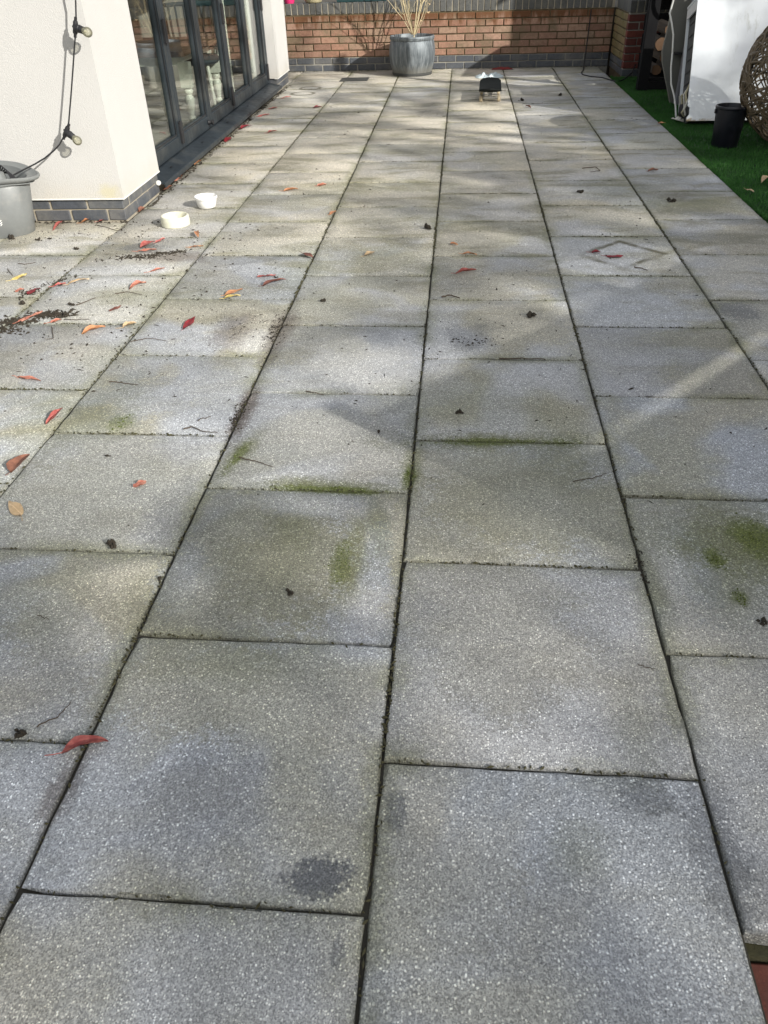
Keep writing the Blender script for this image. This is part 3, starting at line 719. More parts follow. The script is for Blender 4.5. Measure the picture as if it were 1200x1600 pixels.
# step of red brick below the patio's missing corner
BRK = (.215, .1025, .065)
def brick_mesh(l, d, h, i=0, bev=.004):
    rr = random.Random(i); b = MB().box((-l/2, -d/2, -h/2), (l/2, d/2, h/2))
    b.v = [(x + rr.gauss(0, .0012), y + rr.gauss(0, .0008), z + rr.gauss(0, .0011)) for x, y, z in b.v]
    return b.mesh('brick', False, bev)
def bricks_of(l, d, h, mat, n=4):
    out = []
    for i in range(n):
        me = brick_mesh(l, d, h, i + int(l*1000)); me.materials.append(MT[mat]); out.append(me)
    return out
st = thing('brick_step', 'red brick step just below the mossy edge of the patio', 'step', (.602, .62, 0))
MB().box((.0, -.62, -.30), (1.4, -.012, -.105)).build('mortar', 'mortar_grey', st)
MB().box((.0, -.004, -.1), (1.4, .06, -.042)).build('mortar_ledge', 'mossj', st)
SB = bricks_of(.215, .1025, .075, 'brick_deep')
for i in range(6):
    for j in range(5):
        ob('brick', SB[(i+j) % 4], None, st, (.062 + j*.2 + (.1 if i % 2 else 0) + .05, -.060 - i*.112, -.085 + R.gauss(0, .002)))

# ------------------------------------------------------------ house
HX, HY = -1.838, 4.566
house = thing('house', 'cream rendered house wing with dark folding glass doors and blue brick plinth', 'house', (HX, HY, 0), (0, 0, .0125))
D0, D1 = .66, 4.93           # door opening along the side wall
PL = .132                    # plinth height
W_END = 5.66
rw = MB()
def wallbox(x0, y0, z0, x1, y1, z1): rw.box((x0, y0, z0), (x1, y1, z1))
H = 2.75; T = .30; RF = .016   # render stands proud of the plinth
wallbox(-3.6, -RF, PL, RF, T, H)                       # front wall (towards the camera)
wallbox(-T, T, PL, RF, D0, H)
wallbox(-T, D0, 2.16, RF, D1, H)
wallbox(-T, D1, PL, RF, W_END + RF, H)
wallbox(-3.6, W_END - T, PL, -T, W_END + RF, H)
wallbox(-3.6, T, PL, -3.3, W_END - T, H)
bm_r = rw.build('rendered_wall', 'render', house)
for a_, b_ in (((-3.61, -RF - .003), (RF + .003, .02)), ((-.02, .02), (RF + .003, D0)), ((-.02, D1), (RF + .003, W_END + RF))): MB().box(a_ + (PL - .006,), b_ + (PL + .001,)).build('render_bead', 'white', house)
MB().box((-3.8, -.2, H), (.2, W_END + .2, H + .18)).build('roof', 'frame', house)
pl = MB(); pl.box((-3.6, .006, -.05), (-.006, T, PL - .006)); pl.box((-T, T, -.05), (-.006, D0 - .02, PL - .006)); pl.box((-T, D1 + .02, -.05), (-.006, W_END - .006, PL - .006)); pl.box((-T, D0 - .02, -.05), (-.02, D1 + .02, .045))
plinth = pl.build('plinth', 'mortar_pale', house)
BB = bricks_of(.213, .1, .060, 'blue'); BS = bricks_of(.100, .1, .060, 'blue'); RB = bricks_of(.213, .1, .05, 'brick')
for r in range(2):
    z = .033 + r*.0655
    # front face: quoin first
    x = -.001
    first = True
    while x > -1.3:
        l = .1 if (first and r == 0) else .213
        me = (BS if l < .2 else BB)[R.randrange(4)]
        ob('brick', me, None, plinth, (x - l/2, .05 + R.gauss(0, .001), z)); x -= l + .012; first = False
    y = .114 if r == 1 else .226
    if r == 0: ob('brick', BB[1], None, plinth, (-.0515, .114, z), (0, 0, math.pi/2))
    while y < D0 - .02:
        l = .213 if y + .225 < D0 else D0 - y - .012
        if l < .05: break
        ob('brick', BB[R.randrange(4)], None, plinth, (-.051 + R.gauss(0, .001), y + l/2, z), (0, 0, math.pi/2), (l/.213, 1, 1)); y += l + .012
    y = W_END
    while y > D1 + .03:
        l = min(.213 if (y < W_END or r) else .1, y - D1 - .02)
        ob('brick', BB[R.randrange(4)], None, plinth, (-.051, y - l/2, z), (0, 0, math.pi/2), (l/.213, 1, 1)); y -= l + .012
y = D0
while y < D1 - .1:
    ob('brick', RB[R.randrange(4)], None, plinth, (-.072 + R.gauss(0, .003), y + .107, .017), (0, 0, math.pi/2)); y += .226
# sill
prof = [(-.20, .092), (-.07, .090), (.052, .066), (.055, .060), (.055, .036), (.050, .036), (.047, .056), (-.20, .075)]
b = MB(); n = len(prof); ya, yb = D0 - .035, D1 - .005
b.add([(x, ya, z) for x, z in prof] + [(x, yb, z) for x, z in prof], [(i, (i+1) % n, n+(i+1) % n, n+i) for i in range(n)] + [tuple(range(n))[::-1], tuple(range(n, 2*n))])
sill = b.build('door_sill', 'frame', house)
for k in range(5): MB().box((-.018, D0 + .32 + k*.83, .0835), (-.006, D0 + .35 + k*.83, .0855)).build('drain_slot_cover', 'black', sill)
c = MB(); c.lathe([(.0, -.010), (.012, -.010), (.016, -.006), (.016, .006), (.012, .012), (0, .013)], 14, (.012, D0 - .045, .068), axis='y'); c.build('overflow_cap', 'white', house, True)
# door frame + leaves
XO = -.082                   # outer face of the leaves
f = MB(); f.box((-.17, D0 - .002, .09), (-.078, D0 + .05, 2.16)); f.box((-.17, D1 - .05, .09), (-.078, D1 + .002, 2.16)); f.box((-.17, D0 + .05, 2.11), (-.078, D1 - .05, 2.16))
f.build('door_frame', 'frame', house, bevel=.003)
LW = (D1 - D0 - .10)/5
leaf0 = None
def leaf_parts():
    g = MB(); S = .062; B = .088; z0, z1 = .097, 2.105; w_ = LW - .006; d = .058
    def fr(x0, x1, s, bt):
        g.box((x0, 0, z0), (x1, s, z1)); g.box((x0, w_ - s, z0), (x1, w_, z1)); g.box((x0, s, z0), (x1, w_ - s, z0 + bt)); g.box((x0, s, z1 - s), (x1, w_ - s, z1))
    fr(-d, 0, S, B); fr(-d + .006, -.009, S + .014, B + .014)
    me = g.mesh('door_leaf', False, .0022)
    p = MB(); p.box((-.036, S + .008, z0 + B + .008), (-.030, w_ - S - .008, z1 - S - .008)); pm = p.mesh('pane')
    gk = MB()
    for (a_, b_) in (((-.0085, S + .012, z0 + B + .012), (-.0055, S + .019, z1 - S - .012)), ((-.0085, w_ - S - .019, z0 + B + .012), (-.0055, w_ - S - .012, z1 - S - .012)), ((-.0085, S + .019, z0 + B + .012), (-.0055, w_ - S - .019, z0 + B + .019))):
        gk.box((a_[0], a_[1], a_[2]), (b_[0], b_[1], b_[2]))
    gm = gk.mesh('gasket')
    h = MB(); h.lathe([(0, -.075), (.011, -.075), (.011, -.026), (.0095, -.025), (.011, -.024), (.011, .024), (.0095, .025), (.011, .026), (.011, .075), (0, .075)], 10); h.box((-.008, -.03, -.07), (.006, .03, .07)); hm = h.mesh('hinge', True)
    return me, pm, gm, hm
LM = leaf_parts()
st_m = MB().lathe([(0, 0), (.017, 0), (.019, .006), (.015, .014), (.015, .03), (.021, .034), (.021, .044), (0, .047)], 12, axis='x').mesh('door_stop', True)
for i in range(5):
    L = ob('door_leaf', LM[0], 'frame', house, (XO, D0 + .05 + i*LW + .003, 0))
    ob('pane', LM[1], 'glass', L); ob('gasket', LM[2], 'black', L)
    if i in (0, 2, 4):
        for z in (.205, .84, 1.75): ob('hinge', LM[3], 'black', L, (.008, LW - .003 if i < 4 else LW - .006, z))
    if i in (0, 1): ob('door_stop', st_m, 'black', L, (.0005, .07 if i == 0 else LW - .075, .142))
# room behind the glass
MB().box((-3.3, T, -.05), (-.17, W_END - T, .012)).build('room_floor', 'room_floor', house)
MB().box((-3.295, T + .001, 2.45), (-T - .001, W_END - T - .001, 2.5)).box((-3.299, T + .002, .013), (-3.27, W_END - T - .002, 2.45)).box((-3.27, W_END - T - .03, .013), (-T - .002, W_END - T - .002, 2.45)).box((-3.27, T + .002, .013), (-T - .002, T + .03, 2.45)).build('room_lining', 'room_wall', house)

# furniture seen through the glass
def turned_leg(name, parent, loc, h):
    k = h/.72
    p = [(0, 0), (.017, 0), (.02, .03), (.024, .06), (.032, .075), (.036, .09), (.030, .105), (.022, .12), (.027, .16), (.038, .25), (.044, .29), (.040, .33), (.026, .36), (.038, .375), (.043, .395), (.036, .42), (.028, .44)]
    b = MB(); b.lathe([(r, z*k) for r, z in p], 20); b.box((-.046, -.046, .44*k), (.046, .046, h)); return b.build(name, 'legpaint', parent, True, loc=loc)
tb = thing('dining_table', 'wooden dining table on cream turned legs indoors behind the glass doors', 'table', (-2.62, 7.9, .012))
for x, y in ((.18, -.54), (.345, -.40), (-.5, -.54), (-.5, .60), (.33, .60)): turned_leg('leg', tb, (x, y, 0), .50)
MB().box((-.62, -.66, .56), (.42, .72, .60)).build('table_top', 'tabletop', tb, bevel=.006)
MB().box((-.54, -.58, .49), (.30, .64, .56)).build('apron', 'legpaint', tb)
ch = thing('indoor_chair', 'dark slat back chair beside the dining table behind the glass doors', 'chair', (-2.42, 8.35, .012), (0, 0, .2))
b = MB(); b.lathe([(0, .40), (.2, .40), (.22, .42), (.22, .45), (.2, .47), (0, .475)], 24); b.build('seat', 'cushion', ch, True)
for k in range(9):
    a = math.pi*(k/8)*.9 + .1
    MB().tube([(.2*math.cos(a), .2*math.sin(a), .46), (.23*math.cos(a), .23*math.sin(a), .65), (.24*math.cos(a), .24*math.sin(a), .86)], .011, 6).build('back_slat', 'cushion', ch, True)
MB().tube([(.245*math.cos(math.pi*(k/12)*.92 + .08), .245*math.sin(math.pi*(k/12)*.92 + .08), .87) for k in range(13)], .018, 8).build('top_rail', 'cushion', ch, True)
for a in (.8, 2.3, 3.9, 5.5): MB().tube([(.15*math.cos(a), .15*math.sin(a), .41), (.19*math.cos(a), .19*math.sin(a), 0)], [.018, .012], 8).build('leg', 'legpaint', ch, True)
cu = thing('curtain', 'white curtain hanging indoors beside the far end of the glass doors', 'curtain', (-2.12, 9.3, .012))
b = MB(); pts = [(.04*math.sin(k*.9), k*.018, 0) for k in range(13)]
b.add([(x, y, 0) for x, y, z in pts] + [(x*.7, y, 2.3) for x, y, z in pts] + [(x + .006, y, 0) for x, y, z in pts] + [(x*.7 + .006, y, 2.3) for x, y, z in pts], [(i, i+1, 13+i+1, 13+i) for i in range(12)] + [(26+i, 39+i, 39+i+1, 26+i+1) for i in range(12)])
b.build('drape', 'cloth', cu, True)
MB().tube([(0, -.05, 2.31), (0, .3, 2.31)], .012, 8).build('rail', 'steel', cu)
sl = thing('floor_lamp_pole', 'slim white pole standing indoors behind the fourth glass door', 'lamp', (-2.28, 9.05, .012))
MB().tube([(0, 0, .02), (.0, .0, 1.5)], .014, 8).build('pole', 'legpaint', sl, True); b = MB(); b.lathe([(0, 0), (.11, 0), (.11, .012), (.02, .024), (0, .024)], 20); b.build('base', 'legpaint', sl, True)
b = MB(); b.lathe([(.17, 1.45), (.11, 1.75), (.105, 1.75), (.165, 1.45)], 20); b.build('shade', 'cloth', sl, True)

# ------------------------------------------------------------ far garden wall
gw = thing('garden_wall', 'low sunlit pink brick wall with grey coping along the far end of the patio', 'wall', (0, WALL_Y, 0))
X0, X1 = -2.75, 1.93
MB().box((X0, .011, -.1), (X1 - .003, .215, .612)).build('mortar', 'mortar_dark', gw)
MB().box((X0, .0085, -.1), (X1 - .003, .0108, .148)).build('plinth_mortar', 'mortar_grey', gw)
PB = bricks_of(.213, .1025, .064, 'brick', 6); PBB = bricks_of(.213, .1025, .064, 'blue', 4)
CB = bricks_of(.066, .225, .116, 'cope', 4)
def course(parent, meshes, x0, x1, z, shift, y=.0515, axis='x', full=.213, jog=.0022):
    p = .2245; x = x0 - shift
    while x < x1 - .02:
        a = max(x, x0); e = min(x + full, x1)
        if e - a > .03:
            me = meshes[R.randrange(len(meshes))]; s = (e - a)/full
            if axis == 'x': ob('brick', me, None, parent, ((a+e)/2, y + R.gauss(0, jog), z + R.gauss(0, .001)), (0, 0, 0), (s, 1, 1))
            else: ob('brick', me, None, parent, (y + R.gauss(0, jog), (a+e)/2, z + R.gauss(0, .001)), (0, 0, math.pi/2), (s, 1, 1))
        x += p
for r in range(8):
    course(gw, PBB if r < 2 else PB, X0, X1 - .004, .036 + r*.0757, (.112 if r % 2 else 0) + R.uniform(-.01, .01))
x = X0 + .04
while x < X1 - .03:
    ob('coping_brick', CB[R.randrange(4)], None, gw, (x, .112 + R.gauss(0, .0015), .672 + R.gauss(0, .0012)), (0, 0, R.gauss(0, .004))); x += .0762
MB().box((X0, .006, .612), (X1 - .003, .216, .722)).build('coping_mortar', 'mortar_pale', gw)
tag(MB().box((-3.5, WALL_Y + .24, -.3), (3.6, 14.5, .60)).build('raised_bed', 'earth'), kind='structure')

# return wall on the right
rwl = thing('return_wall', 'shaded darker red brick wall stepping forward at the far right corner', 'wall', (0, 0, 0))
YR = 10.215; XR = 1.945
MB().box((XR + .012, YR + .1, -.1), (XR + .2, WALL_Y - .004, .612)).build('mossy_mortar', 'mortar_dark', rwl)
MB().box((XR + .008, YR + .011, -.1), (3.4, YR + .1, .612)).build('mortar', 'mortar_grey', rwl)
MM = bricks_of(.213, .1025, .064, 'brick_mossy', 4); DB = bricks_of(.213, .1025, .064, 'brick_deep', 5)
for r in range(8):
    z = .036 + r*.0757
    course(rwl, PBB if r < 2 else MM, YR + .108, WALL_Y - .004, z, .1 if r % 2 else 0, XR + .0515, 'y')
    course(rwl, PBB if r < 1 else DB, XR, 3.3, z, 0 if r % 2 else .1, YR + .0515)
y = YR + .24
while y < WALL_Y - .04:
    ob('coping_brick', CB[R.randrange(4)], None, rwl, (XR + .112, y, .672), (0, 0, math.pi/2)); y += .0762
x = XR + .034
while x < 3.3:
    ob('coping_brick', CB[R.randrange(4)], None, rwl, (x, YR + .112, .672)); x += .0762
MB().box((XR + .006, YR + .006, .612), (3.3, YR + .2, .722)).box((XR + .006, YR + .2, .612), (XR + .216, WALL_Y - .004, .722)).build('coping_mortar', 'mortar_pale', rwl)

# ------------------------------------------------------------ artificial lawn
tag(MB().box((1.832, -6, -.1), (12, YR + .02, -.004)).build('lawn', 'turf'), kind='structure')
gb = MB(); gr = random.Random(3)
def blades(n, x0, x1, y0, y1, h):
    for _ in range(n):
        x = gr.uniform(x0, x1); y = gr.uniform(y0, y1); a = gr.uniform(0, 6.28); l = h*gr.uniform(.6, 1.25); w_ = .0022
        ex, ey = math.cos(a)*w_, math.sin(a)*w_; tx, ty = gr.gauss(0, .006), gr.gauss(0, .006)
        gb.add([(x-ex, y-ey, -.006), (x+ex, y+ey, -.006), (x+tx, y+ty, l-.004)], [(0, 1, 2)])
blades(52000, 1.826, 2.75, 4.2, 8.0, .022); blades(16000, 1.826, 2.5, 8.0, 10.2, .02)
blades(40000, 2.7, 4.2, 3.5, 9.0, .022); blades(30000, 1.83, 3.4, .6, 4.2, .024); blades(5000, 1.815, 1.84, 4.2, 10.2, .026)
me = bpy.data.meshes.new('grass_blades'); me.from_pydata(gb.v, [], gb.f)
tag(ob('grass_blades', me, 'blade'), 'short green artificial grass blades beside the paving', 'grass', kind='stuff')

# ------------------------------------------------------------ planter and bare shrub
pt = thing('planter', 'large round galvanised steel planter standing in front of the far brick wall', 'planter', (-.475, 10.77, 0))
b = MB(); b.lathe([(0, .012), (.232, .012), (.236, .02), (.247, .06), (.268, .14), (.277, .22), (.275, .28), (.264, .345), (.256, .36), (.262, .364), (.267, .374), (.267, .396), (.262, .406), (.252, .406), (.247, .40), (.247, .34), (.25, .25), (0, .25)], 56)
b.build('tub', 'galv', pt, True)
b = MB(); b.lathe([(.2685, .384), (.270, .386), (.270, .390), (.2685, .392), (.266, .392), (.266, .384)], 56, closed=True); b.build('rim_band', 'galv', pt, True)
b = MB(); b.lathe([(0, 0), (.238, 0), (.242, .006), (.242, .03), (.236, .034), (0, .034)], 48); b.build('foot_ring', 'iron', pt, True)
b = MB(); b.lathe([(0, .372), (.1, .365), (.2, .358), (.2465, .355)], 24)
b.v = [(x, y, z + R.gauss(0, .005)) for x, y, z in b.v]; b.build('compost', 'soil', pt, True)
sh = thing('bare_shrub', 'leafless shrub of pale straw coloured stems growing in the galvanised planter', 'shrub', (-.455, 10.75, .355))
rs = random.Random(21)
def stem(p, d, L, r, name, depth=0):
    pts = [p]; q = Vector(p); dd = Vector(d).normalized()
    n = 7
    for i in range(n):
        dd = (dd + Vector((rs.gauss(0, .12), rs.gauss(0, .12), .06))).normalized(); q = q + dd*(L/n); pts.append(tuple(q))
    MB().tube(pts, [r*(1 - .65*i/n) for i in range(n+1)], 6).build(name, 'stem', sh, True)
    if depth < 2:
        for k in range(rs.choice((2, 3, 3))):
            i = rs.randrange(2, n); t = Vector(pts[i]) - Vector(pts[i-1])
            stem(pts[i], (t.normalized() + Vector((rs.gauss(0, .45), rs.gauss(0, .45), .1))), L*rs.uniform(.4, .6), r*.5, 'twig', depth + 1)
stem((0, 0, -.02), (.02, 0, 1), .10, .013, 'stem', 2)
for dx, dy, L, r in ((.30, .0, 1.1, .0085), (-.36, .05, 1.0, .006), (-.12, .1, 1.15, .0065), (.14, -.1, 1.15, .007), (-.75, -.1, .7, .0045), (-.5, -.12, .8, .005), (.55, .1, .8, .0045), (0, .2, 1.1, .006), (-.95, .1, .5, .004), (.8, -.1, .45, .004), (-.25, -.3, .6, .004)):
    stem((dx*.03, dy*.03, .06), (dx, dy, 1), L, r, 'stem')
b = MB()
for (x, y, z, s, a) in ((.155, -.06, .285, .03, .4), (-.25, -.02, .33, .02, 1), (.1, -.03, .2, .02, 2), (.2, 0, .36, .02, 2.5), (-.2, .03, .26, .018, 2)):
    l = MB(); 
    ca, sa = math.cos(a), math.sin(a)
    b.add([(x, y, z), (x + s*ca, y + s*.3, z + s*.4*sa), (x + s*1.7*ca, y, z + s*.3), (x + s*.9*ca, y - s*.3, z - s*.45)], [(0, 1, 2), (0, 2, 3)])
b.build('withered_leaves', 'leaf_tan', sh)

# ------------------------------------------------------------ skateboard
sk = thing('skateboard', 'black skateboard with cream wheels lying on the far part of the patio', 'skateboard', (.418, 8.86, 0), (0, 0, -.03))
n = 28; b = MB(); ring = []; half = .40; hw = .106
def deckz(y):
    t = abs(y); return .098 + (max(0, t - .24)**1.35)*.42
rows = []
for i in range(n+1):
    y = -half + 2*half*i/n; e = half - abs(y); r_ = .10
    w_ = hw*(1 if e > r_ else math.sqrt(max(.0, 1 - ((r_ - e)/r_)**2)))*.999 + .004
    rows.append((y, w_))
m_ = 6
for t in (0, 1):
    for y, w_ in rows:
        for j in range(m_+1):
            u = j/m_*2 - 1; b.v.append((u*w_, y, deckz(y) + .006*u*u - t*.011))
def idx(t, i, j): return t*(n+1)*(m_+1) + i*(m_+1) + j
for i in range(n):
    for j in range(m_):
        b.f.append((idx(0, i, j), idx(0, i, j+1), idx(0, i+1, j+1), idx(0, i+1, j))); b.f.append((idx(1, i, j), idx(1, i+1, j), idx(1, i+1, j+1), idx(1, i, j+1)))
    for j in (0, m_): b.f.append((idx(0, i, j), idx(0, i+1, j), idx(1, i+1, j), idx(1, i, j)))
for i in (0, n):
    for j in range(m_): b.f.append((idx(0, i, j), idx(0, i, j+1), idx(1, i, j+1), idx(1, i, j)))
deck = b.build('deck', 'grip', sk, True)
g = MB(); g.v = [(x*.995, y*.997, z + .0016) for x, y, z in b.v[:(n+1)*(m_+1)]] + [(x*.995, y*.997, z + .0004) for x, y, z in b.v[:(n+1)*(m_+1)]]
g.f = [f for f in b.f]; g.build('grip_tape', 'grip', deck, True)
for s in (-1, 1):
    tr = thing('truck', None, None); del_ = tr
    bpy.data.objects.remove(tr)
    y = s*.215
    q = MB(); q.box((-.028, y - .04, .082), (.028, y + .04, .088)); q.lathe([(0, .045), (.016, .045), (.02, .06), (.014, .083), (0, .083)], 12, (0, y, 0)); q.box((-.065, y - .012, .030), (.065, y + .012, .048)); q.tube([(-.105, y, .028), (.105, y, .028)], .005, 8)
    t_ = q.build('truck', 'steel', sk, bevel=.002)
    for sx in (-1, 1):
        wmb = MB(); wmb.lathe([(.008, -.016), (.020, -.016), (.027, -.010), (.0275, 0), (.027, .010), (.020, .016), (.008, .016)], 22, (sx*.088, y, .0285), axis='x', closed=True)
        wh = wmb.build('wheel', 'wheel', sk, True)
        hb = MB(); hb.lathe([(0, -.012), (.009, -.012), (.009, .0135), (0, .0135)], 10, (sx*.088, y, .0285), axis='x'); hb.build('bearing', 'steel', wh, True)

# ------------------------------------------------------------ crumpled polythene and red scrap by the wall
def crumple(name, mat, label, cat, loc, sx, sy, h, seed, nx=16, ny=9):
    b = MB()
    for i in range(nx+1):
        for j in range(ny+1):
            u, v = i/nx*2-1, j/ny*2-1; fall = max(0, 1 - (u*u)**1.2)*max(0, 1 - (v*v)**1.2)
            q = noise.noise(Vector((u*2.6 + seed, v*2.2, seed))) + .6*noise.noise(Vector((u*6 + seed, v*5, 3)))
            b.v.append((u*sx*(1 + .2*noise.noise(Vector((v*3, seed, 1)))), v*sy*(1 + .25*noise.noise(Vector((u*3, seed, 7)))), .004 + h*fall*max(.05, .5 + .8*q)))
    k = (nx+1)*(ny+1); b.v += [(x, y, max(0.001, z - .003)) for x, y, z in b.v[:k]]
    for i in range(nx):
        for j in range(ny):
            a = i*(ny+1)+j; b.f.append((a, a+ny+1, a+ny+2, a+1)); b.f.append((k+a, k+a+1, k+a+ny+2, k+a+ny+1))
    o = b.build(name, mat, None, False, loc=loc); return tag(o, label, cat)
crumple('plastic_bag', 'poly', 'crumpled pale blue plastic bag lying just behind the skateboard', 'bag', (.455, 10.40, 0), .16, .12, .06, 3.3, 24, 14)
crumple('red_rag', 'red', 'crumpled red scrap lying against the foot of the far brick wall', 'rag', (.63, 11.06, 0), .13, .06, .028, 8.1, 22, 12)

# ------------------------------------------------------------ drain cover
dc = thing('drain_cover', 'dark rectangular drain grating set in the paving left of the planter', 'drain cover', (-1.14, 10.36, 0))
b = MB(); b.box((-.165, -.15, -.004), (.165, -.135, .006)); b.box((-.165, .135, -.004), (.165, .15, .006)); b.box((-.165, -.135, -.004), (-.15, .135, .006)); b.box((.15, -.135, -.004), (.165, .135, .006)); b.build('frame', 'iron', dc)
for k in range(9): MB().box((-.15, -.122 + k*.0285, -.004), (.15, -.106 + k*.0285, .0045)).build('bar', 'iron', dc)
MB().box((-.15, -.135, -.003), (.15, .135, .0012)).build('grate_well', 'soil', dc)

# ------------------------------------------------------------ bowls
b = MB(); b.lathe([(0, .0), (.051, 0), (.055, .003), (.0645, .048), (.0645, .052), (.070, .053), (.0715, .058), (.0705, .064), (.067, .066), (.064, .064), (.060, .055), (.051, .010), (.047, .0075), (0, .007)], 48)
for k in range(0): pass
tag(b.build('ramekin', 'ceramic', None, True, loc=(-1.432, 4.865, 0)), 'small deep white ceramic dish, farther of the two bowls by the house', 'bowl')
bw = thing('pet_bowl', 'shallow cream stoneware pet bowl, nearer of the two bowls by the house', 'bowl', (-1.513, 4.485, 0), (.012, 0, 0))
b = MB(); b.lathe([(0, 0), (.078, 0), (.082, .004), (.0825, .028), (.079, .052), (.076, .055), (.070, .055), (.066, .050), (.060, .018), (.052, .014), (0, .013)], 48); b.build('dish', 'cream', bw, True)
b = MB()
for k in range(26):
    a = R.uniform(0, 6.28); r_ = R.uniform(0, .04); x, y = r_*math.cos(a) - .01, r_*math.sin(a) - .01; s = R.uniform(.003, .007)
    b.add([(x-s, y, .013), (x+s, y-s, .013), (x, y+s, .013), (x, y, .013+s)], [(0, 1, 3), (1, 2, 3), (2, 0, 3)])
b.build('food_remains', 'food', bw)

# ------------------------------------------------------------ grey tub with cables, string lights
tu = thing('grey_tub', 'oval grey plastic tub holding black cables against the house wall', 'tub', (-2.525, 4.345, 0)); tu.scale = (1.06, 1, .88)
b = MB(); n = 56
b.lathe([(0, .012), (.18, .010), (.195, .0), (.202, .006), (.222, .15), (.243, .302), (.240, .306), (.240, .311), (.248, .315), (.252, .322), (.252, .326), (.247, .329), (.276, .340), (.284, .352), (.283, .362), (.275, .364), (.262, .352), (.244, .344), (.236, .335), (.228, .30), (.205, .10), (.19, .03), (0, .028)], n, (0, 0, 0), 1, .70)
# side handles: the rim dips and flares at both ends
nv = []
for x, y, z in b.v:
    r_ = math.hypot(x, y/.70)
    if z > .32 and r_ > .24:
        a = abs(math.cos(math.atan2(y/.70, x))); k = max(0, a - .75)/.25
        z -= .012*k; x *= 1 + .10*k
        kb = max(0, math.sin(math.atan2(y/.70, x)) - .55)/.45; z += .030*kb
    nv.append((x, y, z))
b.v = nv; b.build('shell', 'tub', tu, True)
b = MB(); b.lathe([(.0, .375), (.055, .375), (.062, .37), (.085, .20), (.10, .09), (.105, .05), (0, .05)], 32, (.07, -.01, 0), 1, .8); b.build('inner_cone', 'tub', tu, True)
for k in range(5):
    y = -.125 + .001*k
    a = MB().tube([(.09 + .006*k, .03, .36), (.125 + .009*k, .0, .41 - .012*k), (.16 + .010*k, -.02, .385 - .012*k), (.185 + .008*k, -.03, .31), (.19, -.02, .16)], .0042, 6); a.build('cable', 'black', tu, True)
MB().tube([(.075, -.02, .37), (.06, -.02, .62), (.03, -.03, .95)], .016, 10).build('pole', 'black', tu, True)
b = MB()
for k, (z, l) in enumerate(((.118, .028), (.107, .034), (.095, .03), (.084, .022))):
    a0 = -1.12 + .012*k
    for i in range(4):
        pass
    seg = []
    for i in range(6):
        a = a0 - .015 + l/.22*i/5*.75; rr = .2025 + (.222-.202)*(z + .010*math.sin(i*1.1))/.15 + .0012
        seg.append((rr*math.cos(a), rr*math.sin(a)*.70, z + .016*(i/5)))
    b.add([(x, y, z_ - .0028) for x, y, z_ in seg] + [(x, y, z_ + .0028) for x, y, z_ in seg], [(i, i+1, 7+i, 6+i) for i in range(5)])
b.build('white_print', 'white', tu)
sg = thing('string_lights', 'black festoon cable with two clear bulbs hanging by the cream house corner', 'string lights', (0, 0, 0))
pts = [(-1.79, 4.475, 2.6), (-1.80, 4.475, 1.7), (-1.814, 4.47, 1.101), (-1.833, 4.468, 1.02), (-1.855, 4.467, .952), (-1.885, 4.467, .87), (-1.911, 4.466, .796), (-1.955, 4.463, .672), (-2.004, 4.46, .539), (-2.024, 4.46, .507), (-2.046, 4.458, .482), (-2.08, 4.455, .442), (-2.121, 4.45, .411), (-2.18, 4.44, .375), (-2.234, 4.42, .350), (-2.30, 4.39, .325), (-2.36, 4.36, .30), (-2.40, 4.33, .22)]
MB().tube(pts, .0042, 8).build('cable', 'black', sg, True)
def lamp(p, along, outdir):
    p = Vector(p); t = Vector(along).normalized(); o_ = Vector(outdir).normalized(); o_ = (o_ - t*o_.dot(t)).normalized(); s = t.cross(o_)
    M4 = Matrix((o_, s, t)).transposed().to_4x4(); M4.translation = p
    b = MB(); b.lathe([(0, -.046), (.0075, -.046), (.0075, -.03), (.0105, -.029), (.0125, -.02), (.0125, .02), (.0105, .029), (.0075, .03), (.0075, .046), (0, .046)], 12)
    b.lathe([(0, .0), (.015, .0), (.0175, .008), (.0175, .02), (.019, .0215), (.019, .026), (.0175, .0275), (.0175, .046), (.0165, .048), (0, .048)], 20, axis='x')
    b.lathe([(0, -.016), (.006, -.016), (.006, .0), (0, 0)], 8, axis='x')
    h = b.build('lamp_holder', 'black', sg, True); h.matrix_local = M4
    g = MB(); g.lathe([(.0145, .047), (.016, .054), (.021, .062), (.0235, .073), (.0225, .084), (.017, .093), (.008, .0985), (0, .0995)], 24, axis='x'); g.build('bulb', 'bulb', h, True)
    c = MB(); c.lathe([(.0, .047), (.012, .047), (.013, .052), (.006, .06), (.004, .068), (0, .07)], 12, axis='x'); c.build('bulb_cap', 'cream', h, True)
lamp((-1.846, 4.467, .985), (-.03, 0, -.1), (1, -.35, -.25))
lamp((-2.026, 4.459, .505), (-.1, 0, -.14), (1, -.25, -.3))

# ------------------------------------------------------------ things on top of the far wall
pp = thing('pink_pot', 'bright magenta pot standing on the far wall beside the house', 'pot', (-2.02, WALL_Y + .10, .73))
b = MB(); b.lathe([(0, 0), (.055, 0), (.06, .01), (.078, .13), (.084, .132), (.084, .15), (.076, .15), (.07, .13), (0, .12)], 28); b.build('body', 'pink', pp, True)
b = MB(); b.lathe([(0, .125), (.07, .122)], 20); b.build('compost', 'soil', pp)
cp = thing('cream_pot', 'round cream terracotta bowl pot standing on the far wall', 'pot', (-1.72, WALL_Y + .11, .73))
b = MB(); b.lathe([(0, 0), (.085, 0), (.10, .012), (.125, .07), (.128, .12), (.134, .122), (.134, .14), (.124, .14), (.12, .12), (0, .11)], 36); b.build('body', 'potcream', cp, True)
b = MB(); b.lathe([(0, .118), (.121, .114)], 20); b.build('compost', 'soil', cp)
tt = thing('trough', 'long dark teal plastic trough standing on the far wall left of the planter', 'trough', (-1.12, WALL_Y + .125, .731))
b = MB()
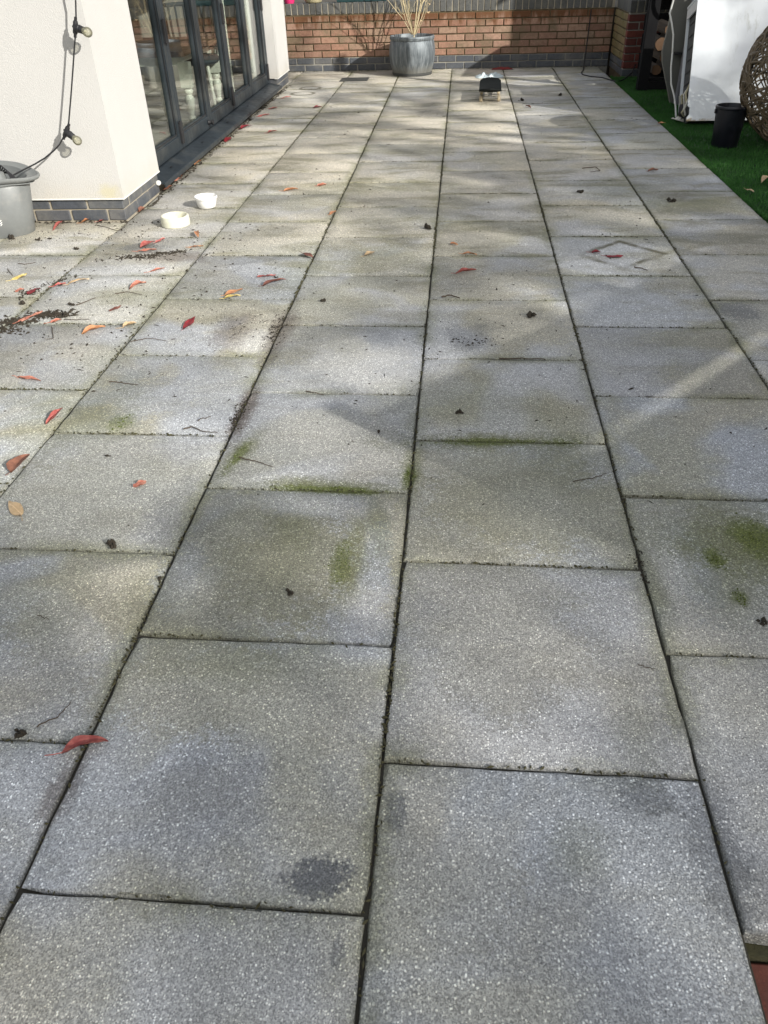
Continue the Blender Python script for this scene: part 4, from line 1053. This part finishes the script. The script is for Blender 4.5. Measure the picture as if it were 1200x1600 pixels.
b.add([(-.30, -.07, 0), (.30, -.07, 0), (.30, .07, 0), (-.30, .07, 0), (-.34, -.095, .15), (.34, -.095, .15), (.34, .095, .15), (-.34, .095, .15), (-.325, -.08, .15), (.325, -.08, .15), (.325, .08, .15), (-.325, .08, .15), (-.31, -.07, .12), (.31, -.07, .12), (.31, .07, .12), (-.31, .07, .12)],
      [(0, 3, 2, 1), (0, 1, 5, 4), (1, 2, 6, 5), (2, 3, 7, 6), (3, 0, 4, 7), (4, 5, 9, 8), (5, 6, 10, 9), (6, 7, 11, 10), (7, 4, 8, 11), (8, 9, 13, 12), (9, 10, 14, 13), (10, 11, 15, 14), (11, 8, 12, 15), (12, 13, 14, 15)])
b.build('body', 'teal', tt, bevel=.004); MB().box((-.30, -.06, .121), (.30, .06, .128)).build('compost', 'soil', tt)

# ------------------------------------------------------------ black cable on the far right
ck = MB().tube([(1.655, WALL_Y - .008, .60), (1.65, WALL_Y - .008, .35), (1.645, WALL_Y - .01, .12), (1.635, 11.12, .02), (1.60, 10.85, .006), (1.545, 10.6, .006), (1.535, 10.4, .006), (1.60, 10.24, .006), (1.715, 10.14, .006), (1.78, 9.95, .006), (1.835, 9.76, .008), (1.90, 9.82, .02), (1.97, 9.98, .03), (2.04, 10.12, .05), (2.08, 10.19, .12)], .0065, 8).build('black_cable', 'black', None, True)
tag(ck, 'black cable running down the far wall and across the paving corner', 'cable')

# ------------------------------------------------------------ log store, logs
ls = thing('log_store', 'black timber log store in the dark far right corner', 'log store', (1.985, 9.20, 0))
MB().box((-.05, -.04, 0), (.055, .055, 1.02)).build('post', 'blackmetal', ls, bevel=.004)
MB().box((1.05, -.04, 0), (1.155, .055, 1.02)).build('post', 'blackmetal', ls, bevel=.004)
for k in range(6): MB().box((.056, .0 + k*.11, .085), (1.049, .095 + k*.11, .11)).build('floor_slat', 'blackmetal', ls)
MB().box((.056, -.03, .01), (1.049, .0, .084)).build('front_rail', 'blackmetal', ls)
b = MB(); b.add([(-.10, -.12, 1.03), (1.5, -.12, 1.03), (1.5, .98, .96), (-.10, .98, .96), (-.10, -.12, 1.06), (1.5, -.12, 1.06), (1.5, .98, .99), (-.10, .98, .99)], [(0, 3, 2, 1), (4, 5, 6, 7), (0, 1, 5, 4), (1, 2, 6, 5), (2, 3, 7, 6), (3, 0, 4, 7)]); b.build('roof', 'blackmetal', ls)
for k in range(4): MB().box((.056, .64, .12 + k*.18), (1.049, .66, .27 + k*.18)).build('back_board', 'blackmetal', ls)
lr = random.Random(8)
spots = []
for row in range(4):
    for c_ in range(7 - (row % 2)):
        spots.append((.125 + c_*.135 + (.068 if row % 2 else 0), .175 + row*.118))
words = ['bottom row', 'second row', 'third row', 'top row']
for i, (x, z) in enumerate(spots):
    row = int(round((z - .175)/.118)); r_ = lr.uniform(.052, .064); n = 9; a0 = lr.uniform(0, 6)
    prof_ = []
    for q in range(n):
        a = a0 + q*2*math.pi/n; rr = r_*(1 if q < 5 else .82)*lr.uniform(.92, 1.05); prof_.append((rr*math.cos(a), rr*math.sin(a)))
    cn_ = i - [0, 7, 13, 20][row]; lg = thing('log', 'split firewood log, %s from the left in the %s of the black log store' % (['first', 'second', 'third', 'fourth', 'fifth', 'sixth', 'seventh'][cn_], words[row]), 'log', (1.985 + x, 9.215 + lr.uniform(0, .03), z), (0, 0, 0), 'split logs, ' + words[row])
    L = .5
    bb = MB(); bb.add([(px, 0, pz) for px, pz in prof_] + [(px, L, pz) for px, pz in prof_], [(q, (q+1) % n, n + (q+1) % n, n + q) for q in range(n)]); bb.build('bark', 'bark', lg)
    
    for yy_ in (-.002, L + .002): MB().add([(px*.97, yy_, pz*.97) for px, pz in prof_], [tuple(range(n))]).build('cut_end', 'log', lg)
hs = MB().tube([(2.36 + .16*math.cos(k*.35), 9.08 - .004*k, .93 + .16*math.sin(k*.35)) for k in range(40)], .012, 8).build('hose_coil', 'black', None, True)
tag(hs, 'black hose coiled and hung on the front of the log store', 'hose')

# ------------------------------------------------------------ boards, post, box behind the appliance
gbd = thing('grey_board', 'pale edged weathered grey board leaning beside the log store', 'board', (2.04, 8.42, 0))
pr = [(.075, 0), (.03, .12), (-.055, .34), (-.07, .42), (-.03, .84), (.0, 1.25), (.30, 1.25), (.30, 0)]
b = MB(); n = len(pr); b.add([(x, -.012 + .05*z, z) for x, z in pr] + [(x, .012 + .05*z, z) for x, z in pr], [tuple(range(n)), tuple(range(n, 2*n))[::-1]] + [(i, n+i, n+(i+1) % n, (i+1) % n) for i in range(n)]); b.build('panel', 'board', gbd, bevel=.003)
b = MB().tube([(x - .004, .0 + .05*z, z) for x, z in pr[:6]], .006, 6); b.build('edge_trim', 'mortar_grey', gbd, True)
MB().box((.03, -.055, .40), (.10, .01, .418)).build('latch', 'black', gbd)
gp = thing('grey_post', 'square grey painted post standing behind the white appliance', 'post', (2.17, 8.32, 0))
MB().box((-.038, -.038, 0), (.038, .038, 2.3)).build('shaft', 'greypost', gp, bevel=.004); MB().box((-.045, -.045, 0), (.045, .045, .03)).build('foot', 'greypost', gp, bevel=.003)
sb = thing('storage_box', 'dark grey storage box standing behind the white appliance', 'box', (2.66, 8.16, 0))
MB().box((-.40, -.32, 0), (.5, .3, .84)).build('body', 'greybox', sb, bevel=.012); MB().box((-.42, -.34, .842), (.52, .32, .90)).build('lid', 'greybox', sb, bevel=.015)
for k in range(6): MB().box((-.33 + k*.14, -.327, .06), (-.26 + k*.14, -.3195, .78)).build('rib', 'greybox', sb)

# ------------------------------------------------------------ white appliance leaning back
fz = thing('white_appliance', 'white enamelled fridge casing leaning back on the artificial grass', 'fridge', (1.985, 7.22, .045), (-.36, 0, .02))
AW, AD, AH = .74, .27, .885; t = .012
front = MB(); pr = [(.0, 0), (AW, 0), (AW, AH), (0.012, AH), (0, AH - .012), (0, .115), (.018, .10), (.018, .05), (0, .03)]
n = len(pr); front.add([(x, 0, z) for x, z in pr] + [(x, t, z) for x, z in pr], [tuple(range(n)), tuple(range(n, 2*n))[::-1]] + [(i, n+i, n+(i+1) % n, (i+1) % n) for i in range(n)]); front.build('side_panel', 'enamel', fz)
MB().box((.0, AD - t, .115), (AW, AD, AH)).build('far_panel', 'enamel', fz)
MB().box((-.004, -.004, AH + .001), (AW + .004, AD + .004, AH + .03)).build('top_panel', 'enamel', fz, bevel=.007, seg=2)
MB().box((.0, t, AH - .07), (.012, AD - t, AH)).build('back_lip', 'enamel', fz)
MB().box((.022, t, .0), (.030, AD - t, AH - .001)).build('back_panel', 'dark_cavity', fz)
MB().box((.031, t + .001, .001), (AW - .01, .10, .02)).build('base_pan', 'dark_cavity', fz)
b = MB(); b.lathe([(0, .02), (.03, .02), (.036, .03), (.036, .09), (.03, .11), (.012, .12), (0, .12)], 18, (.012, .17, .05)); b.build('compressor', 'black', fz, True)
for k_ in range(4): MB().tube([(.018, .04 + .05*k_, .30 - .03*k_), (-.008 - .008*k_, .06 + .03*k_, .22), (.004, .05 + .06*k_, .13), (-.02 + .01*k_, .09 + .02*k_, .08), (.01, .12, .06)], .007, 6).build('hose', 'cloth' if k_ % 2 else 'potcream', fz, True)
for k in range(7): MB().tube([(.018, .04, .22 + k*.09), (.018, AD - .04, .22 + k*.09)], .003, 6).build('condenser_pipe', 'black', fz)
MB().tube([(.03, .05, .20), (.0, .03, .15), (-.012, .05, .10), (.01, .08, .06)], .008, 8).build('tube', 'cloth', fz, True)
o_ = crumple('paper_scrap', 'cloth', 'torn dirty white scrap lying on the grass by the white appliance', 'paper', (1.975, 7.42, .012), .05, .06, .04, 1.7, 8, 8); o_.rotation_euler = (0, .3, .4)
wc = MB().tube([(1.86, 7.74, 1.5), (1.835, 7.71, 1.1), (1.828, 7.7, .86), (1.815, 7.7, .77), (1.84, 7.68, .70), (1.868, 7.68, .62), (1.88, 7.66, .50), (1.888, 7.65, .38), (1.91, 7.64, .26), (1.945, 7.62, .18), (1.965, 7.58, .10), (1.965, 7.50, .03)], .0072, 8).build('white_cable', 'white', None, True)
tag(wc, 'wavy white cable hanging down beside the back of the white appliance', 'cable')

# ------------------------------------------------------------ bucket and woven basket
bk = thing('black_bucket', 'tall black plastic bucket on the grass in front of the white appliance', 'bucket', (2.095, 6.455, 0))
b = MB(); b.lathe([(0, .004), (.084, .004), (.088, 0), (.092, .006), (.109, .255), (.113, .257), (.1155, .262), (.1155, .272), (.112, .277), (.106, .277), (.104, .27), (.087, .015), (0, .012)], 40); b.build('body', 'bluepaint', bk, True)
for s in (-1, 1): MB().box((s*.112 - .006, -.014, .225), (s*.112 + .006, .014, .255)).build('handle_lug', 'bluepaint', bk, bevel=.002)
wk = thing('woven_basket', 'big round brown woven rattan pod at the right edge of the grass', 'basket', (2.625, 6.42, .0))
RX, RZ, CZ = .50, .47, .465
wr = random.Random(12)
def onell(th, ph, k=1.): return (RX*k*math.cos(th)*math.cos(ph), RX*k*.95*math.sin(th)*math.cos(ph), CZ + RZ*k*math.sin(ph))
def strand(ax, off, r, name, k, a0=0, a1=2*math.pi, np_=40):
    ax = Vector(ax).normalized(); u = ax.orthogonal().normalized(); v = ax.cross(u); pts = []
    rr = math.sqrt(max(.02, 1 - off*off))
    for i in range(np_+1):
        a = a0 + (a1-a0)*i/np_; q = ax*off + (u*math.cos(a) + v*math.sin(a))*rr
        wv_ = .012*math.sin(a*7 + k)
        q = q*(1 + wv_); pts.append((q.x*RX, q.y*RX*.95, CZ + q.z*RZ))
    return MB().tube(pts, r, 5, False)
weave = MB()
for k in range(74):
    fam = k % 4
    ax = [(1, .2, .9), (-1, .2, .9), (.3, 1, .5), (.1, -1, .8)][fam]
    ax = Vector(ax) + Vector((wr.gauss(0, .22), wr.gauss(0, .22), wr.gauss(0, .22)))
    s_ = strand(ax, wr.uniform(-.93, .93), wr.uniform(.0045, .007), 'strand', k); weave.add(s_.v, s_.f)
wv_o = weave.build('weave', 'rattan', wk, True); wv_o['kind'] = 'stuff'
for ph in (-1.1, -.5, .1, .65):
    MB().tube([onell(a*.2, ph, .985) for a in range(33)], .008, 6).build('hoop', 'rattan_dark', wk, True)
for th in (0, .8, 1.6, 2.4, 3.2, 4.0, 4.8, 5.6):
    MB().tube([onell(th, -1.5 + 2.7*i/20, .985) for i in range(21)], .007, 6).build('rib', 'rattan_dark', wk, True)

# ------------------------------------------------------------ fallen leaves
def leaf_mesh(L, W, curl, bend, seed, stalk):
    rr = random.Random(seed); b = MB(); n = 9
    for i in range(n+1):
        t = i/n; w_ = W*.5*(math.sin(math.pi*min(1, t**.8))**.85) + .0004
        x = (t - .5)*L; cz = bend*(1 - (2*t-1)**2)*L*.25 + .004 + rr.gauss(0, .0006)
        yy = .06*L*math.sin(t*3 + seed)
        for j in (-1, -.5, 0, .5, 1):
            b.v.append((x, yy + w_*j*(1 - .25*abs(curl)), cz + max(-.3, curl)*W*.45*abs(j)**1.6*(w_/(W*.5)) + .0022*math.sin(j*5 + t*9 + seed) + rr.gauss(0, .0009)))
    for i in range(n):
        for j in range(4): a = i*5+j; b.f.append((a, a+5, a+6, a+1))
    k = len(b.v); b.v += [(x, y, z - .0007) for x, y, z in b.v[:k]]
    for f in list(b.f): b.f.append(tuple(i + k for i in f[::-1]))
    if stalk:
        x0 = -L*.5; b.tube([(x0 + .004, b.v[2][1], b.v[2][2]), (x0 - stalk*.5, b.v[2][1] + .15*stalk*math.sin(seed), .006), (x0 - stalk, b.v[2][1] + .4*stalk*math.sin(seed), .003 + .2*stalk)], .0011, 5)
    me = bpy.data.meshes.new('leaf'); me.from_pydata(b.v, [], b.f)
    for p in me.polygons: p.use_smooth = True
    return me
for i, (x0, y0, x1, y1, W, colr, z, label) in enumerate(LEAVES):
    rr = random.Random(500 + i); L = math.hypot(x1-x0, y1-y0)
    curl = rr.choice((.1, .25, .5, .8, -.2)) + rr.uniform(-.05, .1); bend = rr.uniform(-.05, .35)
    o = ob('fallen_leaf', leaf_mesh(L, W*rr.uniform(.8, 1.05), curl, bend, i, rr.choice((0, .02, .03))), 'leaf_' + colr, None, ((x0+x1)/2, (y0+y1)/2, z + .0015), (rr.gauss(0, .08), -.02 + rr.gauss(0, .03), math.atan2(y1-y0, x1-x0)))
    tag(o, label, 'leaf', 'fallen leaves')

# ------------------------------------------------------------ twigs and dark clumps
for i, (pts, r_, label) in enumerate(TWIGS):
    rr = random.Random(900 + i); P3 = []
    for k in range(len(pts)-1):
        (xa, ya), (xb, yb) = pts[k], pts[k+1]
        for q in range(5): t = q/5; P3.append((xa + (xb-xa)*t + rr.gauss(0, .0012), ya + (yb-ya)*t + rr.gauss(0, .0012), r_ + .001 + abs(rr.gauss(0, .0018))))
    P3.append((pts[-1][0], pts[-1][1], r_ + .003))
    tag(MB().tube(P3, [r_*(1 - .5*k/len(P3)) for k in range(len(P3))], 6).build('twig', 'twig', None, True), label, 'twig', 'fallen twigs')
def clump_mesh(seed, r_):
    rr = random.Random(seed); b = MB()
    for q in range(9):
        c = Vector((rr.gauss(0, .45), rr.gauss(0, .45), abs(rr.gauss(.35, .25))))*r_; s = r_*rr.uniform(.35, .7)
        vs_ = [c + Vector(v).normalized()*s*rr.uniform(.7, 1.2) for v in ((1, 0, 0), (-1, 0, 0), (0, 1, 0), (0, -1, 0), (0, 0, 1), (0, 0, -1))]
        b.add([(v.x, v.y, max(.0005, v.z)) for v in vs_], [(0, 2, 4), (2, 1, 4), (1, 3, 4), (3, 0, 4), (2, 0, 5), (1, 2, 5), (3, 1, 5), (0, 3, 5)])
    return b.mesh('debris_clump')
for i, (x, y, r_, label) in enumerate(CLUMPS):
    tag(ob('debris_clump', clump_mesh(i, r_), 'debris', None, (x, y, 0)), label, 'debris', 'dark debris clumps')

# ------------------------------------------------------------ litter too small to count, joint moss
dr = random.Random(77)
def crumbs(name, mat, label, cat, pts, zo=.0024):
    b = MB()
    for (x, y, s, el) in pts:
        a = dr.uniform(0, 6.28); ca, sa = math.cos(a), math.sin(a); L = s*el; h = s*dr.uniform(.5, 1.0)
        q = [(-L, 0, 0), (0, -s*.6, 0), (L, 0, 0), (0, s*.6, 0), (dr.gauss(0, s*.2), 0, h)]
        b.add([(x + u*ca - v*sa, y + u*sa + v*ca, z_ + (zo if z_ > 0 else zo - .0022)) for u, v, z_ in q], [(0, 1, 4), (1, 2, 4), (2, 3, 4), (3, 0, 4)])
    me = bpy.data.meshes.new(name); me.from_pydata(b.v, [], b.f)
    return tag(ob(name, me, mat), label, cat, kind='stuff')
pts = []
def scat(n, x0, x1, y0, y1, s0, s1, e=1.5):
    for _ in range(n): pts.append((dr.uniform(x0, x1), dr.uniform(y0, y1), dr.uniform(s0, s1)*dr.uniform(.6, 1), dr.uniform(1, e)))
def heap(n, x, y, sx, sy, s0, s1, e=2.5, ang=0):
    for _ in range(n):
        u, v = dr.gauss(0, sx), dr.gauss(0, sy); pts.append((x + u*math.cos(ang) - v*math.sin(ang), y + u*math.sin(ang) + v*math.cos(ang), dr.uniform(s0, s1), dr.uniform(1, e)))
scat(260, -2.6, -1.0, 2.6, 4.5, .0015, .0045, 4); scat(420, -1.9, 1.2, 1.6, 6.5, .001, .0028, 3); scat(150, -1.8, 1.8, 6, 11, .002, .005, 3)
scat(110, -.9, .6, 2.2, 4.0, .0015, .0035, 5); scat(190, -2.5, -1.0, 2.6, 4.5, .003, .0085, 2); scat(110, -2.5, -.6, 2.4, 4.5, .0012, .002, 16); scat(70, -.8, 1.2, 1.8, 4.5, .001, .0018, 14); scat(500, -2.4, -.8, 2.4, 4.5, .0008, .002, 2); scat(60, -1.2, 1.4, 2.0, 5.5, .003, .0065, 3); scat(40, -1.7, -.4, 4.5, 9, .003, .007, 4)
for h in HEAPS: heap(*h)
y = 4.9
while y < 10.0:                                   # litter caught under the sill
    if dr.random() < .8: heap(5, -1.80 - .0125*(y - 4.9) + dr.gauss(0, .008), y, .012, .02, .003, .008)
    y += .035
heap(140, -2.2, 4.535, .28, .012, .003, .009)
x = -2.0
while x < 1.9: heap(2, x, WALL_Y - .03, .015, .012, .003, .007); x += .04
crumbs('leaf_litter', 'debris', 'dark crumbs of plant litter strewn over the paving', 'litter', pts)
pts = []
for k in (-4, -3, -2, -1, 0, 1, 2):
    y = .2
    while y < 11.0:
        if not (k <= -3 and y > 4.5) and not (k > 0 and y < .7):
            d = noise.noise(Vector((k*5.1, y*1.3, 0)))
            if dr.random() < .45 + d: pts.append((jx(k, y) + dr.gauss(0, .0035), y, dr.uniform(.002, .005 + .003*max(0, d)), dr.uniform(1, 2)))
        y += .009
for c in OFF:
    for k in range(0, 20):
        yj = OFF[c] + k*LEN
        if yj > 11 or (c <= -3 and yj > 4.5) or (c >= 2 and yj < .7): continue
        x = jx(c-1, yj)
        while x < jx(c, yj):
            d = noise.noise(Vector((x*1.7, yj*3.3, 4)))
            if dr.random() < .38 + d: pts.append((x, yj + dr.gauss(0, .003), dr.uniform(.002, .0045 + .003*max(0, d)), dr.uniform(1, 2)))
            x += .011
mp = pts; pts = []
for (x, y, rx, ry, ang, s_) in MOSS:
    for _ in range(int(25 + 4000*rx*ry)):
        u, v = dr.gauss(0, rx*.55), dr.gauss(0, ry*.6); pts.append((x + u*math.cos(ang) - v*math.sin(ang), y + u*math.sin(ang) + v*math.cos(ang), dr.uniform(.0012, .0030), dr.uniform(1, 1.6)))
crumbs('moss_grains', 'moss', 'bright green moss grains along the stained slabs and joints', 'moss', pts)
pts = mp
crumbs('joint_moss_crumbs', 'mossj', 'dark mossy crumbs filling the joints between the slabs', 'moss', pts, .0009)

# ------------------------------------------------------------ trees behind and right of the camera that shade the patio
E1 = Vector((.622, .783, 0)); 
def tree(a, top, t, seed, label, wide=1.):
    rr = random.Random(seed); base = E1*a + Vector((SUN.x*t, SUN.y*t, 0)); base.z = -.3
    # height at which the crown's top cuts the line of sight to the sun for that strip of ground
    hz = (top + .330*base.x - .262*base.y)/.906
    T_ = thing('garden_tree', label, 'tree', tuple(base), (0, 0, 0), 'trees behind the camera')
    MB().tube([(0, 0, 0), (.05, .03, hz*.3), (-.05, .05, hz*.6), (0, 0, hz*.92)], [.16, .13, .09, .02], 8).build('trunk', 'treebark', T_, True)
    limb = MB(); cl = []
    for k in range(46):
        z = hz*(.2 + .78*rr.random()); a_ = rr.uniform(0, 6.28); L = (.5 + 1.2*(1 - abs(z/hz - .45)))*rr.uniform(.5, 1.1)*wide
        e = Vector((math.cos(a_)*L, math.sin(a_)*L, z + .25*L)); limb.tube([(0, 0, z - .1), tuple(e*.55 + Vector((0, 0, z))*.45), tuple(e)], [.03, .02, .006], 5)
        cl.append(e); cl.append(e*.6 + Vector((0, 0, z))*.4 + Vector((rr.gauss(0, .2), rr.gauss(0, .2), rr.gauss(0, .2))))
    limb.build('limbs', 'treebark', T_, True)
    b = MB()
    for c in cl:
        for q in range(LEAFN):
            p = c + Vector((rr.gauss(0, .26), rr.gauss(0, .26), rr.gauss(0, .22))); s = rr.uniform(.05, .10)
            if in_gap(base + p): continue
            u = Vector((rr.gauss(0, 1), rr.gauss(0, 1), rr.gauss(0, .6))).normalized(); v = u.orthogonal().normalized()
            b.add([tuple(p - u*s), tuple(p + v*s*.5), tuple(p + u*s), tuple(p - v*s*.5)], [(0, 1, 2, 3)])
    me = bpy.data.meshes.new('crown'); me.from_pydata(b.v, [], b.f); ob('crown', me, 'treeleaf', T_)
LEAFN = 60
def in_gap(p):       # leaves left out so sun reaches the fence slot and the appliance
    a_ = p.x*.622 + p.y*.783; b_ = -.330*p.x + .262*p.y + .906*p.z
    return (2.0 < a_ < 4.3 and .20 < b_ < .54) or (6.7 < a_ < 7.8 and 1.2 < b_ < 2.1 and noise.noise(p*1.7) > .22)
for i, (a, top, lab) in enumerate(((-3.4, .4, 'first'), (-1.6, .75, 'second'), (-.1, .8, 'third'), (1.6, 1.0, 'fourth'), (4.6, 1.5, 'fifth'), (6.0, 1.75, 'sixth'), (7.5, 2.15, 'seventh'), (8.6, 2.6, 'eighth'), (10.0, 4.7, 'ninth'), (11.4, 4.9, 'tenth'))):
    tree(a, top, 15 + 1.2*(i % 2), 40 + i, 'leafy garden tree, %s of the row beyond the lawn' % lab, 1.45 if i in (3, 4) else 1.1)

# angled board fence right of the patio, out of the picture: added for the streak of sun its open slot lets through
F0 = Vector((2.45, .15, 0)); FD = Vector((.671, .741, 0))
fn = thing('added_board_fence', 'added unseen board fence with a slot for a streak of sun', 'fence', tuple(F0), (0, 0, math.atan2(FD.y, FD.x)))
zz = 0.065
for k in range(10):
    h = .15
    if 1.20 < zz < 1.28: zz += .021
    MB().box((.0, -.011, zz), (3.2, .011, zz + h - .003)).build('board', 'fence', fn)
    zz += h
for k in range(3): MB().box((-.04 + k*1.6, .012, -.2), (.04 + k*1.6, .09, zz + .03)).build('post', 'fence', fn)

# bare tree whose boughs reach across the sun and stripe the far paving
bt = Vector((10.6, -.9, -.3)); T_ = thing('bare_tree', 'leafless tree with long thin boughs beyond the lawn', 'tree', tuple(bt))
tr_ = random.Random(64); MB().tube([(0, 0, 0), (.05, .1, 2.4), (-.05, .3, 4.6), (.05, .4, 6.6), (0, .5, 8.4)], [.15, .12, .09, .05, .012], 8).build('trunk', 'treebark', T_, True)
lm = MB()
def bough(p, d, L, r, dep):
    pts = [Vector(p)]; dd = Vector(d).normalized(); n = 6
    for i in range(n):
        dd = (dd + Vector((tr_.gauss(0, .13), tr_.gauss(0, .13), tr_.gauss(.03, .1)))).normalized(); pts.append(pts[-1] + dd*(L/n))
    lm.tube(pts, [r*(1 - .75*i/n) for i in range(n+1)], 5)
    if dep:
        for k in range(4):
            i = tr_.randrange(1, n); t = (pts[i+1] - pts[i]).normalized()
            bough(pts[i], t + Vector((tr_.gauss(0, .6), tr_.gauss(0, .6), tr_.gauss(0, .45))), L*.5, r*.5, dep - 1)
for k in range(18):
    z = 3.0 + k*.29; a = tr_.uniform(0, 6.28); bough((0, .2, z), (math.cos(a), math.sin(a), .35), tr_.uniform(2.0, 3.4), .065, 2)
lm.build('boughs', 'treebark', T_, True)

gs = thing('added_shade_shed', 'added unseen shed that shades the right end of the far wall', 'shed', (3.62, 8.86, -.02))  # unseen shed, added to cast shade on the far wall's right end
MB().box((0, 0, 0), (2.2, 2.2, 2.5)).build('wall', 'fence', gs)
b = MB(); b.add([(-.12, -.06, 2.45), (1.1, -.06, 3.05), (2.32, -.06, 2.45), (-.12, 2.3, 2.45), (1.1, 2.3, 3.05), (2.32, 2.3, 2.45), (-.12, -.06, 2.5), (1.1, -.06, 3.1), (2.32, -.06, 2.5), (-.12, 2.3, 2.5), (1.1, 2.3, 3.1), (2.32, 2.3, 2.5)],
      [(6, 7, 10, 9), (7, 8, 11, 10), (0, 3, 4, 1), (1, 4, 5, 2), (0, 1, 7, 6), (1, 2, 8, 7), (3, 9, 10, 4), (4, 10, 11, 5), (0, 6, 9, 3), (2, 5, 11, 8)]); b.build('roof', 'board', gs)
MB().box((.7, -.03, .05), (1.5, -.002, 1.95)).build('door', 'fence', gs, bevel=.004)
